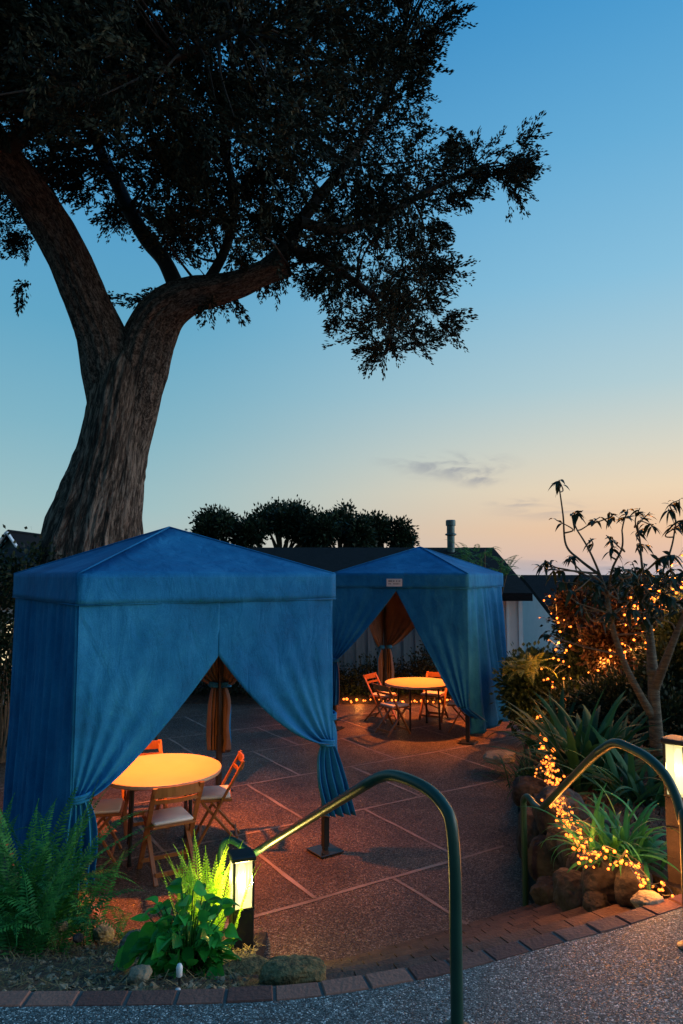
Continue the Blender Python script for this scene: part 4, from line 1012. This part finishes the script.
# ------------------------------------------------------------------ great cypress
TB = P(95, 574, d=11.0); base = Vector((TB.x, TB.y, 0))
cy = empty('cypress_tree', base, 0, 'huge dark cypress with a leaning forked trunk behind the near tent', 'tree')
def limb(pts, wob, n, seed, m=6):
    P3 = [P(x, y, d=d)-base for x, y, d, r in pts]; rad = [r*d/705 for x, y, d, r in pts]; pp, rr = smooth_path(P3, m, rad)
    s = MB(); s.tube(pp, rr, n, wob=wob, seed=seed); return s, pp, rr
def build_bark(name, limbs, parent, bm_='bark'):
    """tubes with uv so that the furrows follow the limb"""
    V = []; F_ = []; UVs = []
    for s, nn, k, ln in limbs:
        o = len(V); V += s.v; 
        for i in range(k-1):
            for j in range(nn):
                F_.append((o+i*nn+j, o+i*nn+(j+1) % nn, o+(i+1)*nn+(j+1) % nn, o+(i+1)*nn+j))
                u0, u1 = j/nn, (j+1)/nn; v0, v1 = ln[i], ln[i+1]; UVs += [(u0, v0), (u1, v0), (u1, v1), (u0, v1)]
    me = bpy.data.meshes.new(name); me.from_pydata(V, [], F_); uv = me.uv_layers.new(name='UVMap')
    uv.data.foreach_set('uv', np.array(UVs, dtype=np.float32).reshape(-1)); me.materials.append(M[bm_]); me.polygons.foreach_set('use_smooth', [True]*len(F_)); me.update()
    ob = bpy.data.objects.new(name, me); COL.objects.link(ob); ob.parent = parent; return ob
def prep(pts, wob, n, seed, m=8):
    m = 16 if n > 100 else m
    s, pp, rr = limb(pts, wob, n, seed, m); ln = [0]
    for a, b_ in zip(pp[:-1], pp[1:]): ln.append(ln[-1]+(b_-a).length*.55/max(.25, rr[0])*.5)
    return (s, n, len(pp), ln), pp, rr
d0 = 11
T1 = [(82, 760, d0, 72), (86, 640, d0, 54), (92, 585, d0, 47), (95, 540, d0, 44), (104, 495, d0, 39), (114, 450, d0, 34), (123, 405, d0, 34), (128, 375, d0, 33), (131, 358, d0, 24), (132, 349, d0, 14)]
T2 = [(121, 450, d0, 18), (118, 405, d0, 27), (111, 368, d0-.1, 27), (102, 335, d0-.2, 24), (86, 298, d0-.4, 21.5), (69, 258, d0-.6, 21), (50, 222, d0-.8, 21), (28, 190, d0-1.1, 20.5), (0, 155, d0-1.4, 20), (-35, 110, d0-1.8, 19), (-60, 50, d0-2.2, 17), (-70, -30, d0-2.5, 14), (-60, -120, d0-2.6, 10)]
T3 = [(128, 450, d0, 16), (133, 405, d0, 26), (141, 365, d0, 28), (150, 335, d0, 26), (164, 312, d0-.1, 23), (188, 297, d0-.2, 19), (215, 291, d0-.3, 16), (240, 284, d0-.4, 14), (262, 274, d0-.5, 12.5), (288, 266, d0-.6, 11)]
T4 = [(182, 300, d0-.1, 10), (165, 262, d0+.1, 8), (147, 240, d0+.2, 8), (130, 212, d0+.3, 7.5), (115, 180, d0+.5, 7), (100, 150, d0+.7, 6), (90, 110, d0+.9, 5), (95, 40, d0+1.2, 4), (110, -50, d0+1.4, 3)]
T5 = [(262, 275, d0-.5, 12), (285, 250, d0-.2, 8), (300, 222, d0, 6.5), (325, 190, d0+.2, 5.5), (345, 165, d0+.3, 4.5), (375, 120, d0+.4, 3.5), (400, 60, d0+.5, 2.5), (410, -30, d0+.5, 2)]
T6 = [(300, 222, d0-.6, 6), (340, 230, d0-.3, 5), (385, 215, d0, 4.5), (430, 190, d0+.2, 3), (470, 172, d0+.3, 1.6), (495, 162, d0+.4, .8)]
T7 = [(290, 245, d0-.5, 5), (330, 265, d0-.3, 4), (365, 290, d0-.2, 3.2), (390, 320, d0, 2.4), (385, 355, d0, 1.5)]
T8 = [(0, 155, d0-1.4, 10), (40, 120, d0-2.0, 8), (100, 90, d0-2.6, 6), (170, 60, d0-3, 5), (240, 30, d0-3.2, 3)]
T9 = [(-70, -30, d0-2.5, 8), (0, -70, d0-2.6, 7), (90, -90, d0-2.6, 5), (180, -100, d0-2.2, 3)]
T10 = [(200, 293, d0-.3, 6), (225, 250, d0, 5), (235, 200, d0+.3, 4.5), (225, 140, d0+.6, 4), (235, 60, d0+.8, 3), (260, -40, d0+1, 2.5)]
T11 = [(345, 165, d0-1.0, 4), (300, 120, d0-1.4, 3.5), (290, 60, d0-1.8, 3), (300, 0, d0-2, 2.4)]
main = []; branches = []; skel = []
for T, w, n_, lst in ((T1, .20, 180, main), (T2, .16, 140, main), (T3, .18, 140, main), (T4, .1, 20, branches), (T5, .12, 24, branches), (T6, .1, 14, branches), (T7, .1, 14, branches), (T8, .1, 16, branches), (T9, .1, 16, branches), (T10, .1, 14, branches), (T11, .1, 14, branches)):
    q, pp, rr = prep(T, w, n_, len(lst)*2.3+w*10); lst.append(q)
    if T is not T1: skel += list(zip(pp, rr))
build_bark('trunk', main, cy); build_bark('branches', branches, cy, 'darktwig')
# sawn stub at the elbow
# crown outline -> cluster positions with depth
poly = [(-110, -150), (480, -150), (462, -10), (455, 30), (438, 45), (428, 80), (436, 112), (470, 138), (505, 128), (526, 132), (534, 165), (528, 215), (512, 222), (490, 190), (468, 200), (452, 225), (470, 262), (484, 290), (455, 283), (440, 292), (472, 336), (440, 345), (415, 352), (388, 365), (366, 384), (350, 352), (335, 340), (322, 305), (300, 282), (287, 290), (262, 286), (250, 300), (214, 352), (205, 322), (188, 285), (180, 262), (160, 268), (140, 236), (105, 228), (80, 205), (62, 222), (45, 235), (32, 262), (20, 290), (8, 240), (-40, 230), (-110, 230)]
def inside(x, y):
    c = False; j = len(poly)-1
    for i in range(len(poly)):
        xi, yi = poly[i]; xj, yj = poly[j]
        if (yi > y) != (yj > y) and x < (xj-xi)*(y-yi)/(yj-yi)+xi: c = not c
        j = i
    return c
def edged(x, y):
    best = 1e9
    for i in range(len(poly)):
        x0, y0 = poly[i-1]; x1, y1 = poly[i]; L = (x1-x0)**2+(y1-y0)**2; t = max(0, min(1, ((x-x0)*(x1-x0)+(y-y0)*(y1-y0))/L))
        best = min(best, math.hypot(x0+t*(x1-x0)-x, y0+t*(y1-y0)-y))
    return best
clus = []
tries = 0
while len(clus) < 1850 and tries < 90000:
    tries += 1; x = random.uniform(-105, 536); y = random.uniform(-145, 388)
    if not inside(x, y): continue
    e = edged(x, y)
    if e < 11: continue
    g_ = noise.noise(Vector((x/38, y/26, 4.2)))+.5*noise.noise(Vector((x/15, y/12, 1)))
    open_ = (.15 if y > 95 else .0)+(.08 if x > 300 else 0)+(.06 if y > 180 else 0)
    if g_ > .42-open_ and random.random() < .85: continue
    # keep the left limb and the branch in front
    dd = 11+random.gauss(0, .9)-(1.6 if (y < 130 and x < 330) else 0)-(random.random()*1.2 if y < 160 else 0)
    if e < 30: dd = 11+random.gauss(0, .5)-(.5 if y < 100 else 0)
    lim = 150+ (x+0)*1.25
    if -20 < x < 130 and abs(y-(160+x*1.12)) < 42: dd = max(dd, 11.6)
    if 95 < x < 180 and 150 < y < 280 and abs((x-95)-(y-140)*.55) < 16: dd = max(dd, 11.9)
    clus.append((x, y, dd, e))
SV = []; SV2 = []; tw = MB(); cen3 = P(220, 60, d=11)-base
for ci, (x, y, dd, e) in enumerate(clus):
    c = P(x, y, d=dd)-base
    # nearest point on the skeleton: sprays point away from it
    s, r = min(skel, key=lambda q: (q[0]-c).length_squared)
    out = (c-s); ol = out.length; out.normalize()
    outh = Vector((out.x, out.y*.6, out.z*.35)).normalized()
    if ci % 3 == 0 and ol > .2:
        mid = s.lerp(c, .5)+Vector((random.gauss(0, .08), random.gauss(0, .08), random.gauss(.05, .05))); pp, rr = smooth_path([s, mid, c], 3, [min(r, .03), .014, .005]); tw.tube(pp, rr, 5, cap=False)
    small = e < 30; ns = 6
    for k in range(ns):
        L = random.uniform(.28, .52) if small else random.uniform(.3, .55)
        dr = np.array(outh)*(1.0 if small else .7)+RNG.normal(size=3)*(.38 if small else .5)+np.array([0, 0, -.22 if y > 130 else .0]); dr = unit(dr)
        p0 = np.array(c)+RNG.normal(size=3)*(.05 if small else .13); nl = 44
        t = RNG.random(nl)[:, None]; side = unit(np.cross(dr, np.array([0, 0, 1.0])+RNG.normal(size=3)*.3)); nm = np.cross(dr, side)
        sd = RNG.choice([-1, 1], nl)[:, None]*RNG.uniform(.1, 1, (nl, 1))
        wid = L*.27*(1-t)**.8*(.55+.45*np.sin(t*22+k))
        cc = p0+dr*L*t+side*sd*wid*.8+nm*RNG.normal(size=(nl, 1))*.025+np.array([0, 0, -.10*L])*t*t
        ddv = dr*1.0+side*sd*.6+RNG.normal(size=(nl, 3))*.2
        LL = RNG.uniform(.04, .085, nl)
        q = leaves(cc, ddv, LL, LL*.42)
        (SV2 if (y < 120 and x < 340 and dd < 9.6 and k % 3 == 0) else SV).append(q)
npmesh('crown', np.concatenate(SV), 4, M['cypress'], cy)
if SV2: tag(npmesh('crown_front', np.concatenate(SV2), 4, M['cypress_lit'], cy), label='nearer sprays of the cypress crown, coloured olive-brown as lit')
tw.build('twigs', M['darktwig'], cy)
# low sprays hanging clear of the crown
ex = [(135, 297, 11, 40, 'h'), (25, 285, 10.6, 14, 'v'), (168, 292, 11, 12, 'h')]
LV = []
for x, y, dd, w_, md in ex:
    for k in range(24 if w_ > 20 else 10):
        c = np.array(P(x+random.uniform(-w_, w_)*(.8 if md == 'h' else .25), y+random.uniform(-5, 5)*(1 if md == 'h' else 3), d=dd)-base); nl = 26; L = .25
        dr = unit(np.array([-1, 0, -.25 if md == 'h' else -1.5])+RNG.normal(size=3)*.35); side = unit(np.cross(dr, np.array([0, 0, 1.0])+RNG.normal(size=3)*.2)); t = RNG.random(nl)[:, None]; sd = RNG.choice([-1, 1], nl)[:, None]*RNG.random((nl, 1))
        LV.append(leaves(c+dr*L*t+side*sd*.08*(1-t), dr*.8+side*sd+RNG.normal(size=(nl, 3))*.2, RNG.uniform(.04, .09, nl), .03))
npmesh('hanging_sprays', np.concatenate(LV), 4, M['cypress'], cy)

# ------------------------------------------------------------------ world: dusk sky
w = bpy.data.worlds.new('World'); sc.world = w; w.use_nodes = True; t = w.node_tree; L = t.links.new
bg = t.nodes['Background']; tc = N(t, 'ShaderNodeTexCoord'); sx = N(t, 'ShaderNodeSeparateXYZ'); L(tc.outputs['Generated'], sx.inputs[0])
def s2l(c): return tuple((x/255/12.92 if x/255 <= .04045 else ((x/255+.055)/1.055)**2.4) for x in c)
zz = N(t, 'ShaderNodeMath', operation='MULTIPLY'); L(sx.outputs[2], zz.inputs[0]); zz.inputs[1].default_value = 1.0
def sky_ramp(st): return ramp(t, zz.outputs[0], [(p, s2l(c)) for p, c in st])
west = sky_ramp([(0, (196, 184, 190)), (.025, (230, 190, 168)), (.06, (244, 198, 158)), (.115, (242, 216, 182)), (.165, (222, 216, 198)), (.25, (182, 208, 214)), (.38, (140, 194, 222)), (.52, (104, 174, 216)), (.66, (66, 150, 206)), (1, (52, 118, 185))])
east = sky_ramp([(0, (160, 176, 180)), (.03, (178, 194, 190)), (.09, (158, 192, 196)), (.2, (128, 180, 198)), (.33, (98, 166, 198)), (.48, (80, 155, 202)), (.62, (56, 135, 190)), (1, (50, 112, 178))])
# azimuth weight towards the afterglow (to the right)
vn = N(t, 'ShaderNodeCombineXYZ'); L(sx.outputs[0], vn.inputs[0]); L(sx.outputs[1], vn.inputs[1])
nv = N(t, 'ShaderNodeVectorMath', operation='NORMALIZE'); L(vn.outputs[0], nv.inputs[0])
dt = N(t, 'ShaderNodeVectorMath', operation='DOT_PRODUCT'); L(nv.outputs[0], dt.inputs[0]); az = math.radians(50); dt.inputs[1].default_value = (math.sin(az), math.cos(az), 0)
mr = N(t, 'ShaderNodeMapRange', interpolation_type='SMOOTHSTEP'); L(dt.outputs['Value'], mr.inputs[0]); mr.inputs[1].default_value = .35; mr.inputs[2].default_value = 1.02
mx = N(t, 'ShaderNodeMix', data_type='RGBA'); L(mr.outputs[0], mx.inputs['Factor']); L(east, mx.inputs['A']); L(west, mx.inputs['B'])
# wispy cloud + faint streaks
def cloud(px, py, sxx, szz, dens, scale, stretch, thr):
    c = P(px, py, d=1000)-Vector((0, 0, EYE)); c.normalize()
    sb1 = N(t, 'ShaderNodeVectorMath', operation='SUBTRACT'); L(tc.outputs['Generated'], sb1.inputs[0]); sb1.inputs[1].default_value = c
    sc1 = N(t, 'ShaderNodeVectorMath', operation='MULTIPLY'); L(sb1.outputs[0], sc1.inputs[0]); sc1.inputs[1].default_value = (1/sxx, 1/sxx*.5, 1/szz)
    ln = N(t, 'ShaderNodeVectorMath', operation='LENGTH'); L(sc1.outputs[0], ln.inputs[0])
    m1 = N(t, 'ShaderNodeMapRange', interpolation_type='SMOOTHSTEP'); L(ln.outputs['Value'], m1.inputs[0]); m1.inputs[1].default_value = 1; m1.inputs[2].default_value = 0.1; m1.inputs[3].default_value = 0; m1.inputs[4].default_value = 1
    mp = N(t, 'ShaderNodeMapping'); L(sb1.outputs[0], mp.inputs[0]); mp.inputs['Scale'].default_value = stretch
    nn = N(t, 'ShaderNodeTexNoise', Scale=scale, Detail=5.0, Roughness=.55, Distortion=.8); L(mp.outputs[0], nn.inputs['Vector'])
    m2 = N(t, 'ShaderNodeMapRange', interpolation_type='SMOOTHSTEP'); L(nn.outputs['Fac'], m2.inputs[0]); m2.inputs[1].default_value = thr; m2.inputs[2].default_value = thr+.22
    mu = N(t, 'ShaderNodeMath', operation='MULTIPLY'); L(m1.outputs[0], mu.inputs[0]); L(m2.outputs[0], mu.inputs[1])
    m3 = N(t, 'ShaderNodeMath', operation='MULTIPLY'); L(mu.outputs[0], m3.inputs[0]); m3.inputs[1].default_value = dens
    return m3.outputs[0]
cur = mx.outputs['Result']
for args in ((455, 466, .105, .026, .62, 15, (1, 1, 3.2), .44), (478, 476, .05, .022, .6, 18, (1, 1, 2.2), .42), (440, 460, .12, .02, .4, 9, (1, 1, 7), .48), (520, 503, .06, .010, .4, 12, (1, 1, 6), .42), (560, 510, .12, .02, .3, 9, (1, 1, 9), .45), (600, 565, .2, .02, .4, 8, (1, 1, 7), .45)):
    k = cloud(*args); m_ = N(t, 'ShaderNodeMix', data_type='RGBA'); L(k, m_.inputs['Factor']); L(cur, m_.inputs['A']); m_.inputs['B'].default_value = (*s2l((136, 142, 158)), 1); cur = m_.outputs['Result']
# below the horizon
lt = N(t, 'ShaderNodeMath', operation='LESS_THAN'); L(sx.outputs[2], lt.inputs[0]); lt.inputs[1].default_value = -.004
m_ = N(t, 'ShaderNodeMix', data_type='RGBA'); L(lt.outputs[0], m_.inputs['Factor']); L(cur, m_.inputs['A']); m_.inputs['B'].default_value = (.10, .13, .16, 1)
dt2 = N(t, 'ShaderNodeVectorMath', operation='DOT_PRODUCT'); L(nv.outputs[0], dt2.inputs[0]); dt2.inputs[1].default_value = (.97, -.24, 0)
m4 = N(t, 'ShaderNodeMapRange', interpolation_type='SMOOTHSTEP'); L(dt2.outputs['Value'], m4.inputs[0]); m4.inputs[1].default_value = .24; m4.inputs[2].default_value = .95; m4.inputs[3].default_value = 1.0; m4.inputs[4].default_value = 2.4  # added fill: unseen sky to the right brightened to light the tents
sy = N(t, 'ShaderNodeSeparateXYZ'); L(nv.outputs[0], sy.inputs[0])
m5 = N(t, 'ShaderNodeMapRange', interpolation_type='SMOOTHSTEP'); L(sy.outputs[1], m5.inputs[0]); m5.inputs[1].default_value = -.5; m5.inputs[2].default_value = .6; m5.inputs[3].default_value = .5; m5.inputs[4].default_value = 1.0  # unseen sky behind the camera dimmed to darken the far tent's front
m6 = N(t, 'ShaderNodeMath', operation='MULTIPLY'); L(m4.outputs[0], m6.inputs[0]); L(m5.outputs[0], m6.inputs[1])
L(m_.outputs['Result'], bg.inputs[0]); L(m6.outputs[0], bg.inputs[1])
# afterglow stand-in: added soft cool fill from the right, aimed at the tents' sides
sd = bpy.data.lights.new('side_fill', 'SUN'); sd.energy = 1.0; sd.angle = math.radians(40); sd.color = (.92, .95, 1)
so = bpy.data.objects.new('side_fill', sd); COL.objects.link(so); so.rotation_euler = Vector((-1, .12, -.25)).to_track_quat('-Z', 'Y').to_euler()
